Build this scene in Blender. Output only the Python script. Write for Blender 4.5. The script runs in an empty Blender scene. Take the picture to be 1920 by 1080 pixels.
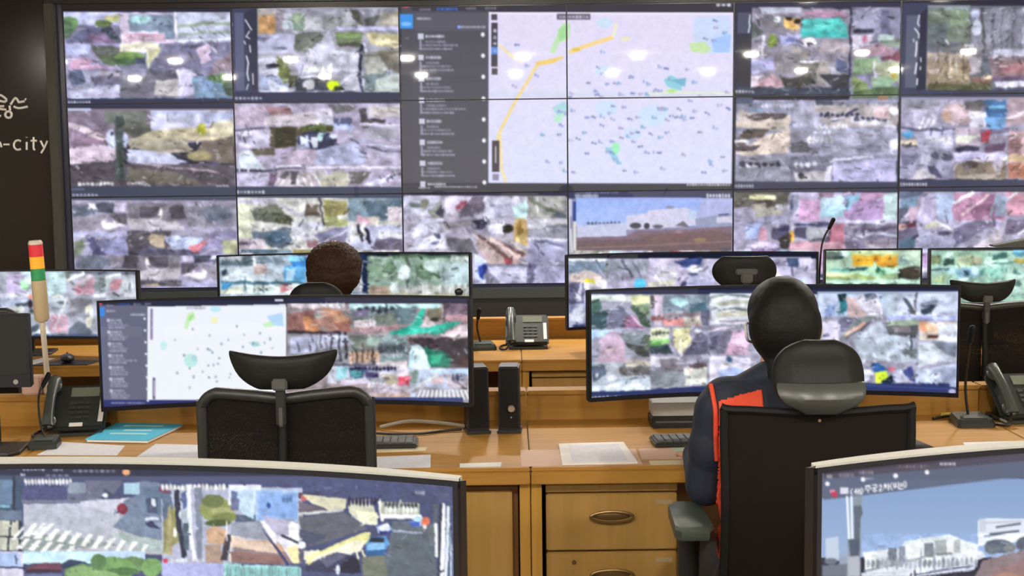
import bpy, bmesh, math, random
import numpy as np
from mathutils import Vector, Matrix, Euler

# ---------------------------------------------------------------- camera, world, light, exposure
SC = bpy.context.scene
COL = SC.collection
YAW, PITCH, ROLL = (math.radians(v) for v in (.22, 5.6, -.68))
fw = Vector((math.sin(YAW) * math.cos(PITCH), math.cos(YAW) * math.cos(PITCH), -math.sin(PITCH)))
rt = Vector((math.cos(YAW), -math.sin(YAW), 0)); up = rt.cross(fw)
rt2 = rt * math.cos(ROLL) + up * math.sin(ROLL); up2 = up * math.cos(ROLL) - rt * math.sin(ROLL)
cd = bpy.data.cameras.new('camera'); cam = bpy.data.objects.new('camera', cd); COL.objects.link(cam)
cam.matrix_world = Matrix(((rt2.x, up2.x, -fw.x, 0), (rt2.y, up2.y, -fw.y, 0), (rt2.z, up2.z, -fw.z, 1.66), (0, 0, 0, 1)))
cd.sensor_width = 36; cd.lens = 2475 * 36 / 1920; cd.clip_start = .05; cd.clip_end = 100
SC.camera = cam
W = bpy.data.worlds.new('world'); SC.world = W; W.use_nodes = True
W.node_tree.nodes['Background'].inputs[0].default_value = (.5, .52, .56, 1)
W.node_tree.nodes['Background'].inputs[1].default_value = .05
SC.view_settings.view_transform = 'Standard'; SC.view_settings.look = 'None'
SC.view_settings.exposure = 0; SC.view_settings.gamma = 1; SC.view_settings.use_curve_mapping = False
LAMP = 620.0                                     # radiance of the ceiling downlights, the room's only lamps
CEIL = 3.15
# rows of downlights: depth, then positions across the room
DOWNLIGHTS = [(0.0, [-6.45, -4.77, -3.1, -1.41, .27, 1.94, 3.59, 5.2, 6.75]),
              (-3.9, [-6.45, -4.8, -3.13, -1.45, .2, 1.88, 3.55, 5.19, 6.85]),
              (6.73, [2.88, 4.15]),
              (7.6, [-1.6, 0, 1.6])]  # unseen row added to light the desks, clear of the screen reflections

random.seed(4)
rnd = random.Random(11)

# ---------------------------------------------------------------- materials
def srgb(h):
    return tuple((c / 12.92 if c <= .04045 else ((c + .055) / 1.055) ** 2.4) for c in (int(h[i:i + 2], 16) / 255 for i in (0, 2, 4)))

def mat(name, col, rough=.5, metal=0, spec=.5, coat=0, coat_rough=.05, bump=0, bscale=200, vary=0, vscale=8):
    m = bpy.data.materials.new(name); m.use_nodes = True
    nt = m.node_tree; b = nt.nodes['Principled BSDF']
    c = srgb(col) if isinstance(col, str) else col
    b.inputs['Base Color'].default_value = (*c, 1); b.inputs['Roughness'].default_value = rough
    b.inputs['Metallic'].default_value = metal; b.inputs['Specular IOR Level'].default_value = spec
    b.inputs['Coat Weight'].default_value = coat; b.inputs['Coat Roughness'].default_value = coat_rough
    tc = nt.nodes.new('ShaderNodeTexCoord')
    if vary:
        n = nt.nodes.new('ShaderNodeTexNoise'); n.inputs['Scale'].default_value = vscale; n.inputs['Detail'].default_value = 4
        nt.links.new(tc.outputs['Object'], n.inputs['Vector'])
        mx = nt.nodes.new('ShaderNodeMix'); mx.data_type = 'RGBA'
        mx.inputs[6].default_value = (*[v * (1 - vary) for v in c], 1); mx.inputs[7].default_value = (*[min(1, v * (1 + vary)) for v in c], 1)
        nt.links.new(n.outputs['Fac'], mx.inputs[0]); nt.links.new(mx.outputs[2], b.inputs['Base Color'])
    if bump:
        n = nt.nodes.new('ShaderNodeTexNoise'); n.inputs['Scale'].default_value = bscale
        nt.links.new(tc.outputs['Object'], n.inputs['Vector'])
        bp = nt.nodes.new('ShaderNodeBump'); bp.inputs['Strength'].default_value = bump; bp.inputs['Distance'].default_value = .002
        nt.links.new(n.outputs['Fac'], bp.inputs['Height']); nt.links.new(bp.outputs['Normal'], b.inputs['Normal'])
    return m

def wood(name, c1, c2, rough=.35, coat=.3, axis='X'):
    m = bpy.data.materials.new(name); m.use_nodes = True
    nt = m.node_tree; b = nt.nodes['Principled BSDF']
    tc = nt.nodes.new('ShaderNodeTexCoord'); mp = nt.nodes.new('ShaderNodeMapping')
    mp.inputs['Scale'].default_value = (1.2, 14, 14) if axis == 'X' else (14, 14, 1.2)
    n = nt.nodes.new('ShaderNodeTexNoise'); n.inputs['Scale'].default_value = 2.2; n.inputs['Detail'].default_value = 6; n.inputs['Distortion'].default_value = .6
    r = nt.nodes.new('ShaderNodeValToRGB'); r.color_ramp.elements[0].position = .3; r.color_ramp.elements[1].position = .72
    r.color_ramp.elements[0].color = (*srgb(c1), 1); r.color_ramp.elements[1].color = (*srgb(c2), 1)
    nt.links.new(tc.outputs['Object'], mp.inputs['Vector']); nt.links.new(mp.outputs['Vector'], n.inputs['Vector'])
    nt.links.new(n.outputs['Fac'], r.inputs['Fac']); nt.links.new(r.outputs['Color'], b.inputs['Base Color'])
    b.inputs['Roughness'].default_value = rough; b.inputs['Coat Weight'].default_value = coat; b.inputs['Coat Roughness'].default_value = .12; b.inputs['Specular IOR Level'].default_value = .3
    return m

def glow(name, col, strength):
    m = bpy.data.materials.new(name); m.use_nodes = True
    b = m.node_tree.nodes['Principled BSDF']; c = srgb(col)
    b.inputs['Base Color'].default_value = (*c, 1); b.inputs['Emission Color'].default_value = (*c, 1); b.inputs['Emission Strength'].default_value = strength
    return m

def screen_mat():
    m = bpy.data.materials.new('lit_screen'); m.use_nodes = True
    nt = m.node_tree; b = nt.nodes['Principled BSDF']
    a = nt.nodes.new('ShaderNodeAttribute'); a.attribute_name = 'picture'
    b.inputs['Base Color'].default_value = (.006, .006, .008, 1); b.inputs['Roughness'].default_value = .025
    nt.links.new(a.outputs['Color'], b.inputs['Emission Color']); b.inputs['Emission Strength'].default_value = 1.0
    m.cycles.emission_sampling = 'NONE'
    return m

def see_through(name, col, part, rough=.7):
    """woven chair mesh: a fine weave of dark yarn with small holes"""
    m = bpy.data.materials.new(name); m.use_nodes = True
    nt = m.node_tree; b = nt.nodes['Principled BSDF']; out = nt.nodes['Material Output']
    b.inputs['Base Color'].default_value = (*srgb(col), 1); b.inputs['Roughness'].default_value = rough; b.inputs['Specular IOR Level'].default_value = .12
    tr = nt.nodes.new('ShaderNodeBsdfTransparent'); mx = nt.nodes.new('ShaderNodeMixShader')
    tc = nt.nodes.new('ShaderNodeTexCoord'); v = nt.nodes.new('ShaderNodeTexVoronoi'); v.inputs['Scale'].default_value = 900
    lt = nt.nodes.new('ShaderNodeMath'); lt.operation = 'LESS_THAN'; lt.inputs[1].default_value = part
    nt.links.new(tc.outputs['Object'], v.inputs['Vector']); nt.links.new(v.outputs['Distance'], lt.inputs[0])
    nt.links.new(lt.outputs[0], mx.inputs[0]); nt.links.new(b.outputs[0], mx.inputs[1]); nt.links.new(tr.outputs[0], mx.inputs[2])
    nt.links.new(mx.outputs[0], out.inputs['Surface'])
    return m

M = dict(
    wood=wood('honey_oak', 'a97a2f', 'bb8b43', .5, .04), wood_up=wood('honey_oak_upright', 'ba8b3a', 'ca9c4b', .5, .12, 'Z'),
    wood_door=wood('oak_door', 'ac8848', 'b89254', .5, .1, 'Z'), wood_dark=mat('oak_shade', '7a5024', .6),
    black=mat('black_plastic', '1c1c1f', .38), soft=mat('soft_black', '141415', .6, spec=.2, bump=.15), bezel=mat('bezel_black', '0c0d18', .3),
    silver=mat('silver_plastic', 'a6a6a0', .4), tag_paper=mat('faded_label', 'b09a78', .8), grey=mat('grey_plastic', '4a4c4a', .45), dgrey=mat('dark_grey_plastic', '262826', .4),
    green_grey=mat('green_grey_plastic', '46504a', .35), phone=mat('phone_black', '2a302d', .35), phone2=mat('phone_grey', '444b48', .3),
    keys=mat('phone_keys', '363d3a', .5), lcd=mat('phone_display', '7a8274', .2), white=mat('white_paper', 'eceae6', .8),
    sheet=mat('printed_paper', 'dddee6', .75, vary=.16, vscale=60), pink=mat('pale_pink_paper', 'cfae96', .7), green_paper=mat('pale_green_paper', 'b9bfa8', .8),
    cream=mat('cream_paper', 'd8c9a4', .8), cyan=mat('cyan_cover', '48bce2', .6, spec=.2, vary=.1, vscale=5), cyan_text=mat('pale_cyan_print', 'b4e4ec', .4),
    chrome=mat('bright_metal', 'd0d0cc', .15, 1), bronze=mat('bronze_metal', '8a7048', .35, .7), cable=mat('cable_black', '1a1512', .5), pale_cable=mat('cable_grey', '948c80', .5),
    brown_wall=mat('dark_brown_cladding', '221913', .14, spec=.3, vary=.12, vscale=3), olive=mat('olive_grey_trim', '45433d', .45, spec=.25), header=mat('dark_header', '262221', .4, spec=.25),
    plinth=mat('plinth_grey', '2c3331', .4), plinth2=mat('plinth_brown', '191411', .45), wall_frame=mat('video_wall_frame', '24263a', .2),
    white_wall=mat('grey_white_wall', 'd8d5cc', .8), ceil=mat('ceiling_white', 'e8e6e0', .85), floor=mat('grey_floor_tile', '8c8880', .5, vary=.1, vscale=4),
    letter=mat('white_letter', 'e6e2da', .5), red=glow('red_lens', 'd02838', .25), amber=glow('amber_lens', 'f0a828', .3), green=glow('green_lens', '2c9458', .12),
    beige=mat('beige_plastic', 'c6b490', .45), pale=mat('pale_plastic', 'd8cdbc', .35), pink_box=mat('pale_pink_plastic', 'd2aea0', .5),
    lamp=glow('lamp_diffuser', 'fff6ea', LAMP), screen=screen_mat(), dark_glass=mat('switched_off_screen', '181a19', .22),
    mesh=see_through('chair_mesh', '151210', .3), mesh2=see_through('brown_black_mesh', '18120e', .17), pad=mat('headrest_pad', '151615', .5, spec=.25, bump=.2), pad2=mat('headrest_shell', '3c403c', .3),
    skin=mat('skin', 'c49a80', .5), black_hair=mat('black_hair', '121211', .55, spec=.22, bump=.5, bscale=90), brown_hair=mat('brown_hair', '38261a', .6, spec=.15, bump=.8, bscale=70),
    navy=mat('navy_cloth', '1a2233', .75, bump=.2, vary=.15), orange=mat('orange_cloth', 'e04c2c', .7, bump=.1), trousers=mat('dark_trousers', '12151c', .8),
    mask=mat('white_cloth', 'd8d8dc', .8), shoe=mat('shoe_black', '141414', .5), red_cloth=mat('dark_red_cloth', '7a2420', .8),
    yellow=mat('yellow_plastic', 'c8b040', .4), led=glow('small_led', 'c8e070', 1.5), led_grey=mat('button_grey', '8c9090', .3), maroon=mat('dark_maroon_pad', '2c2024', .7), red_btn=mat('red_plastic', 'a83030', .4))

# ---------------------------------------------------------------- mesh building
class MB:
    """collects shapes that become ONE mesh object"""
    def __init__(s): s.bm = bmesh.new()
    def box(s, x0, x1, y0, y1, z0, z1, bev=0, M4=None):
        b = bmesh.new()
        bmesh.ops.create_cube(b, size=1)
        for v in b.verts: v.co = Vector(((x0 + x1) / 2 + v.co.x * (x1 - x0), (y0 + y1) / 2 + v.co.y * (y1 - y0), (z0 + z1) / 2 + v.co.z * (z1 - z0)))
        if bev: bmesh.ops.bevel(b, geom=list(b.edges), offset=bev, segments=2, affect='EDGES')
        return s.add(b, M4)
    def add(s, b, M4=None):
        if M4 is not None: bmesh.ops.transform(b, matrix=M4, verts=b.verts)
        me = bpy.data.meshes.new('tmp'); b.to_mesh(me); b.free(); s.bm.from_mesh(me); bpy.data.meshes.remove(me); return s
    def cap(s, p0, p1, r0, r1, n=14, rings=5):
        """a tapered capsule from p0 to p1"""
        p0, p1 = Vector(p0), Vector(p1); ax = (p1 - p0); L = ax.length; ax.normalize()
        a = ax.orthogonal().normalized(); c = ax.cross(a); prof = []
        for i in range(rings + 1):
            t = math.pi / 2 * i / rings; prof.append((p0 - ax * r0 * math.cos(t), r0 * math.sin(t)))
        for i in range(rings + 1):
            t = math.pi / 2 * i / rings; prof.append((p1 + ax * r1 * math.sin(t), r1 * math.cos(t)))
        return s.rings([[p + (a * math.cos(2 * math.pi * k / n) + c * math.sin(2 * math.pi * k / n)) * max(r, 1e-4) for k in range(n)] for p, r in prof])
    def rings(s, rows, close=True, ends=True):
        vs = [[s.bm.verts.new(p) for p in row] for row in rows]
        n = len(rows[0])
        for i in range(len(vs) - 1):
            for k in range(n if close else n - 1):
                j = (k + 1) % n
                s.bm.faces.new((vs[i][k], vs[i][j], vs[i + 1][j], vs[i + 1][k]))
        if ends and close:
            s.bm.faces.new(list(reversed(vs[0]))); s.bm.faces.new(vs[-1])
        return s
    def tube(s, pts, r, n=10, smooth=6):
        P = [Vector(p) for p in pts]
        if smooth > 1 and len(P) > 2:
            Q = []
            for i in range(len(P) - 1):
                a, b, c, d = P[max(i - 1, 0)], P[i], P[i + 1], P[min(i + 2, len(P) - 1)]
                for k in range(smooth):
                    t = k / smooth
                    Q.append(.5 * ((2 * b) + (c - a) * t + (2 * a - 5 * b + 4 * c - d) * t * t + (3 * b - a - 3 * c + d) * t ** 3))
            P = Q + [P[-1]]
        rows = []; pa = None
        for i, p in enumerate(P):
            d = (P[min(i + 1, len(P) - 1)] - P[max(i - 1, 0)]).normalized()
            a = d.orthogonal().normalized() if pa is None else (pa - d * pa.dot(d)).normalized()
            pa = a; c = d.cross(a); rr = r(i / (len(P) - 1)) if callable(r) else r
            rows.append([p + (a * math.cos(2 * math.pi * k / n) + c * math.sin(2 * math.pi * k / n)) * rr for k in range(n)])
        return s.rings(rows)
    def lathe(s, prof, c=(0, 0, 0), n=28, ax='Z'):
        c = Vector(c); rows = []
        for r, h in prof:
            row = []
            for k in range(n):
                a = 2 * math.pi * k / n; x, y = max(r, 1e-4) * math.cos(a), max(r, 1e-4) * math.sin(a)
                row.append(c + (Vector((x, y, h)) if ax == 'Z' else Vector((x, -h, y)) if ax == 'Y' else Vector((h, x, y))))
            rows.append(row)
        return s.rings(rows)
    def ell(s, c, r, n=20, m=12, rot=None):
        b = bmesh.new(); bmesh.ops.create_uvsphere(b, u_segments=n, v_segments=m, radius=1)
        T = Matrix.Translation(Vector(c)) @ (rot.to_matrix().to_4x4() if rot else Matrix()) @ Matrix.Diagonal((*r, 1))
        return s.add(b, T)
    def prism(s, pts, y0, y1, bev=0):
        """outline in X,Z pushed from y0 to y1"""
        b = bmesh.new(); f = b.faces.new([b.verts.new((x, y0, z)) for x, z in pts])
        g = bmesh.ops.extrude_face_region(b, geom=[f]); bmesh.ops.translate(b, vec=(0, y1 - y0, 0), verts=[v for v in g['geom'] if isinstance(v, bmesh.types.BMVert)])
        bmesh.ops.recalc_face_normals(b, faces=b.faces)
        if bev: bmesh.ops.bevel(b, geom=list(b.edges), offset=bev, segments=2, affect='EDGES')
        return s.add(b)
    def sheet(s, rows, thick, ybend, cols=16, edge=.35, zadd=None):
        """a padded shell: rows of (z, x_left, x_right); ybend(x, z) gives its middle surface"""
        F, B = [], []
        nr = len(rows)
        for i, (z, xl, xr) in enumerate(rows):
            f, k = [], []
            for j in range(cols + 1):
                t = j / cols; x = xl + (xr - xl) * t; y = ybend(x, z)
                e = min(1, edge + (1 - edge) * min(min(t, 1 - t) * 5, min(i, nr - 1 - i) / max(1, nr * .22)))
                q = z + (zadd(x, i / (nr - 1)) if zadd else 0)
                f.append(Vector((x, y - thick / 2 * e, q))); k.append(Vector((x, y + thick / 2 * e, q)))
            F.append(f); B.append(k)
        bm = s.bm
        vf = [[bm.verts.new(p) for p in r] for r in F]; vb = [[bm.verts.new(p) for p in r] for r in B]
        for i in range(nr - 1):
            for j in range(cols):
                bm.faces.new((vf[i][j], vf[i][j + 1], vf[i + 1][j + 1], vf[i + 1][j]))
                bm.faces.new((vb[i][j + 1], vb[i][j], vb[i + 1][j], vb[i + 1][j + 1]))
            bm.faces.new((vf[i + 1][0], vb[i + 1][0], vb[i][0], vf[i][0])); bm.faces.new((vf[i][-1], vb[i][-1], vb[i + 1][-1], vf[i + 1][-1]))
        for j in range(cols):
            bm.faces.new((vf[0][j + 1], vf[0][j], vb[0][j], vb[0][j + 1])); bm.faces.new((vf[-1][j], vf[-1][j + 1], vb[-1][j + 1], vb[-1][j]))
        return s
    def build(s, name, material, parent=None, smooth=False, xf=None, sub=0, loc=None):
        if xf is not None: bmesh.ops.transform(s.bm, matrix=xf, verts=s.bm.verts)
        bmesh.ops.recalc_face_normals(s.bm, faces=s.bm.faces)
        me = bpy.data.meshes.new(name); s.bm.to_mesh(me); s.bm.free()
        o = bpy.data.objects.new(name, me); COL.objects.link(o); me.materials.append(material)
        if smooth:
            for p in me.polygons: p.use_smooth = True
            if smooth != 'all' and hasattr(me, 'set_sharp_from_angle'): me.set_sharp_from_angle(angle=math.radians(40))
        if parent is not None: o.parent = parent
        if loc is not None: o.location = loc
        if sub:
            md = o.modifiers.new('smooth', 'SUBSURF'); md.levels = sub; md.render_levels = sub
        return o

def thing(name, label, cat, loc=(0, 0, 0), rz=0, group=None):
    o = bpy.data.objects.new(name, None); COL.objects.link(o); o.location = loc; o.rotation_euler = (0, 0, math.radians(rz))
    o.empty_display_size = .05
    return tag(o, label, cat, group)
def tag(o, label, cat, group=None):
    o['label'] = label; o['category'] = cat
    if group: o['group'] = group
    return o
def struct(o): o['kind'] = 'structure'; return o
def dup(o, parent=None, **kw):
    """a copy of a thing with copies of its parts and sub-parts"""
    c = o.copy(); COL.objects.link(c)
    if parent is not None: c.parent = parent
    for ch in list(o.children): dup(ch, c)
    for k, v in kw.items():
        if k in ('label', 'group', 'category'): c[k] = v
        elif k == 'rz': c.rotation_euler = (0, 0, math.radians(v))
        else: setattr(c, k, v)
    return c
def fuse(o, voxel=.008, smooth=6):
    """melt the overlapping shapes of one mesh into one continuous surface"""
    md = o.modifiers.new('fuse', 'REMESH'); md.mode = 'VOXEL'; md.voxel_size = voxel
    sm = o.modifiers.new('relax', 'SMOOTH'); sm.iterations = smooth; sm.factor = .5
    dg = bpy.context.evaluated_depsgraph_get(); dg.update()
    me = bpy.data.meshes.new_from_object(o.evaluated_get(dg)); old = o.data; o.modifiers.clear(); o.data = me
    me.name = o.name
    if not me.materials: me.materials.append(old.materials[0])
    for p in me.polygons: p.use_smooth = True; p.material_index = 0
    return o


# ---------------------------------------------------------------- the room
def shell(name, x0, x1, y0, y1, z0, z1, m, bev=0): return struct(MB().box(x0, x1, y0, y1, z0, z1, bev).build(name, m))
shell('floor', -9, 9, -7, 10, -.1, 0, M['floor'])
shell('ceiling', -9, 9, -7, 10, CEIL + .02, CEIL + .12, M['ceil'])
shell('wall_front', -9.1, 9.1, 9.9, 10, 0, CEIL + .02, M['plinth2'])
shell('wall_back', -9.1, 9.1, -7.1, -7, 0, CEIL + .02, M['white_wall'])
shell('wall_left', -9.1, -9, -7, 9.9, 0, CEIL + .02, M['white_wall'])
shell('wall_right', 9, 9.1, -7, 9.9, 0, CEIL + .02, M['white_wall'])
# video wall surround: brown cladding on its left, grey upright, dark header and plinth
VX, VZ, VY, PW, PH = -3.185, 2.766, 9.70, 1.2134, .676
VX1 = VX + 6 * PW
shell('wall_cladding_left', -6.4, -3.302, 9.66, 9.9, 0, CEIL + .02, M['brown_wall'])
shell('trim_1', -3.302, VX - .045, 9.63, 9.9, 0, VZ + .04, M['olive'], .006)
shell('trim_2', -3.302, VX1 + .3, 9.66, 9.9, VZ + .04, CEIL + .02, M['header'])
shell('trim_3', VX - .045, VX1 + .3, 9.62, 9.9, .64, VZ - 3 * PH - .022, M['plinth'], .004)
shell('trim_4', VX - .045, VX1 + .3, 9.65, 9.9, 0, .64, M['plinth2'])
shell('trim_5', VX - .045, VX, 9.685, 9.9, VZ - 3 * PH - .022, VZ + .04, M['wall_frame'], .004)
shell('trim_6', VX1, VX1 + .3, 9.685, 9.9, VZ - 3 * PH - .022, VZ + .04, M['wall_frame'], .004)
shell('trim_7', VX, VX1, 9.685, 9.9, VZ + .001, VZ + .04, M['header'])
shell('trim_8', VX, VX1, 9.685, 9.9, VZ - 3 * PH - .022, VZ - 3 * PH - .001, M['wall_frame'])

# ceiling downlights
dl0 = None; _n = 0
ORD = ['first', 'second', 'third', 'fourth', 'fifth', 'sixth', 'seventh', 'eighth', 'ninth']
for yi, (Y, xs) in enumerate(DOWNLIGHTS):
    row = ['row above the camera', 'row far behind the camera', 'pair before the video wall', 'added unseen row before the video wall'][yi]
    for xi, X in enumerate(xs):
        lab = 'round ceiling downlight, ' + ORD[xi] + ' from left in the ' + row
        if dl0 is None:
            dl0 = thing('ceiling_downlight', lab, 'ceiling light', (X, Y, CEIL), group='round downlights in the ceiling')
            MB().lathe([(.115, .02), (.115, 0), (.10, -.012), (.092, 0), (.092, .02)], n=32).build('trim_ring', M['silver'], dl0, True)
            MB().lathe([(.088, .018), (.0895, -.022), (.084, -.033), (.05, -.039), (.001, -.040)], n=32).build('diffuser', M['lamp'], dl0, True)
        else: dup(dl0, location=(X, Y, CEIL), label=lab)

# raised writing on the brown cladding (its left part runs out of the picture); drawn on a 1:260 sheet
def arc(cx, cz, rx, rz, a0, a1, n=9):
    return [(cx + rx * math.cos(math.radians(a0 + (a1 - a0) * i / (n - 1))), cz + rz * math.sin(math.radians(a0 + (a1 - a0) * i / (n - 1)))) for i in range(n)]
def wpt(x, y):
    return (-3.629 + .003846 * x - .000185 * (y - 182)) * 1.00625, 1.66 + (.484 - .0000436 * x - .003817 * (y - 182)) * 1.00625
def letters(name, label, sts, r):
    o = MB()
    for st in sts: o.tube([(wpt(x, y)[0], 9.66 - r * .3, wpt(x, y)[1]) for x, y in st], r, 8, 5)
    return tag(o.build(name, M['letter'], None, True), label, 'sign lettering')
letters('sign_lettering', 'white raised lettering reading -city on the dark brown wall', [
    [(-6, 276), (-1, 266), (3, 276)], [(7, 271), (18, 271)], arc(34, 272, 8, 9, -50, -310), [(50, 266), (50, 281)], [(50, 257), (50, 258)],
    [(63, 257), (63, 278), (66, 281)], [(58, 264), (69, 264)], [(76, 264), (82, 276)], [(89, 264), (82, 279), (77, 287)]], .0075)
letters('sign_emblem', 'white brush style emblem above the -city lettering on the dark wall', [
    [(-8, 176), (4, 180), (13, 187)], [(-8, 187), (8, 191), (13, 187)], [(20, 196), (29, 184), (36, 193)], [(36, 192), (46, 190)], [(47, 186), (49, 187)],
    [(26, 200), (36, 203), (52, 200)], [(-8, 200), (8, 199)], [(-4, 204), (12, 206)], [(18, 198), (19, 207)], arc(16, 215, 6, 6, 0, 360, 13), [(0, 217), (2, 218)]], .0085)

# ---------------------------------------------------------------- rows of joined control desks
SEAM, DW, DH = .064, 1.6, .74
def desk(label, xc, y0, group):
    t = thing('control_desk', label, 'desk', (xc, y0, 0), 0, group)
    h = DW / 2 - .0015
    MB().box(-h, h, 0, .80, DH - .012, DH, .003).build('desktop', M['wood'], t)
    MB().box(-h, h, .002, .03, DH - .052, DH - .0125, .003).build('front_lip', M['wood'], t)
    MB().box(-h, h, .73, .76, .02, .83, .002).build('back_panel', M['wood'], t)
    MB().box(-h, h, .715, .80, .8305, .846, .004).build('panel_cap', M['wood'], t)
    for sg in (-1, 1):
        a, b = sorted((sg * h, sg * (h - .032)))
        MB().box(a, b, .032, .728, 0, DH - .0525, .002).build('side_panel', M['wood_up'], t)
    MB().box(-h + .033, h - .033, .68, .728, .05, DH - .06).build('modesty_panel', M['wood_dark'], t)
    return t
# row, y of the front edge
ROWS = [(1.55, 'front'), (3.87, 'middle'), (5.99, 'back')]
d0 = None
POS = {-2: 'far left', -1: 'left of centre', 0: 'right of centre', 1: 'far right'}
for y0, rn in ROWS:
    for k in ((-1, 0) if rn == 'front' else (-2, -1, 0, 1)):
        lab = {'front': 'honey oak control desk under the front row %s monitor' % ('left' if k < 0 else 'right'),
               'middle': {-2: 'honey oak desk at the left edge of the middle row, under the small black monitor', -1: 'honey oak desk in the middle row under the map monitor', 0: 'honey oak desk in the middle row where the woman sits', 1: 'honey oak desk in the middle row with the right-hand phone'}[k],
               'back': {-2: 'honey oak desk in the row by the video wall, with the mouse mat', -1: 'honey oak desk by the video wall where the brown-haired person sits', 0: 'honey oak desk by the video wall with the phone left of centre gap', 1: 'honey oak desk by the video wall behind the dark chair at far right'}[k]}[rn]
        xc = SEAM + (k + .5) * DW
        if d0 is None: d0 = desk(lab, xc, y0, 'oak control desks in three rows')
        else: dup(d0, location=(xc, y0, 0), label=lab)

def pedestal(label, xc, y0):
    """drawer unit standing under a desk"""
    t = thing('drawer_pedestal', label, 'drawer unit', (xc, y0 + .06, 0), 0, 'oak drawer units under the desks')
    w = .2
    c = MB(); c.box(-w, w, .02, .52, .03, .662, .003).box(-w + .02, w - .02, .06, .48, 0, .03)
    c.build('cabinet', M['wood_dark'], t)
    MB().box(-w, w, 0, .02, .650, .675, .002).build('top_rail', M['wood_door'], t)
    for i, (z0, z1) in enumerate(((.468, .643), (.286, .461), (.05, .279))):
        f = MB().box(-w + .001, w - .001, 0, .019, z0, z1, .003).build('drawer', M['wood_door'], t)
        zc = z0 + (z1 - z0) * .6
        hb = MB(); pts = [(.065 * math.cos(a), -.001 - .010 * (1 if True else 0), .017 * math.sin(a)) for a in [2 * math.pi * q / 24 for q in range(25)]]
        hb.tube([(x - .0, y, z + zc) for x, y, z in pts], .0045, 8, 1)
        hb.ell((0, 0, zc), (.058, .004, .013)); hb.build('handle', M['bronze'], f, True)
        MB().box(.135, .185, -.0015, 0, z1 - .033, z1 - .020).build('name_label', M['tag_paper'], f)
        if i == 1: MB().lathe([(.007, 0), (.007, .003), (.001, .003)], (-.115, 0, z1 - .03), 16, 'Y').build('lock', M['bronze'], f, True)
    return t
def cupboard(label, xc, y0):
    t = thing('cupboard_pedestal', label, 'cupboard', (xc, y0 + .06, 0), 0, 'oak cupboards under the desks')
    w = .19
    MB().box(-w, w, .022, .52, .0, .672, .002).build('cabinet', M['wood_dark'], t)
    d = MB().box(-w + .012, w - .018, 0, .02, .02, .655, .003).build('door', M['wood_door'], t)
    MB().cap((-w + .04, -.012, .5), (-w + .04, -.012, .40), .005, .005).build('handle', M['bronze'], d, True)
    return t
p0 = pedestal('oak drawer unit with oval handles beside the woman at the middle row', .31, 3.87)
dup(p0, location=(.31, 6.05, 0), label='oak drawer unit in shade under the desk by the video wall')
c0 = cupboard('oak cupboard with a plain door beside the right edge of the front left monitor', -.164, 3.87)

# ---------------------------------------------------------------- a small drawing board
def hexc(h):
    return np.array([int(h[i:i+2], 16) / 255. for i in (0, 2, 4)])

def gauss(a, r):
    k = np.exp(-.5 * (np.arange(-4, 5) / r) ** 2); k /= k.sum()
    for ax in (0, 1):
        p = np.pad(a, [(4, 4) if q == ax else (0, 0) for q in range(3)], mode='edge')
        a = sum(k[q] * (p[q:q + a.shape[0]] if ax == 0 else p[:, q:q + a.shape[1]]) for q in range(9))
    return a

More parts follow.
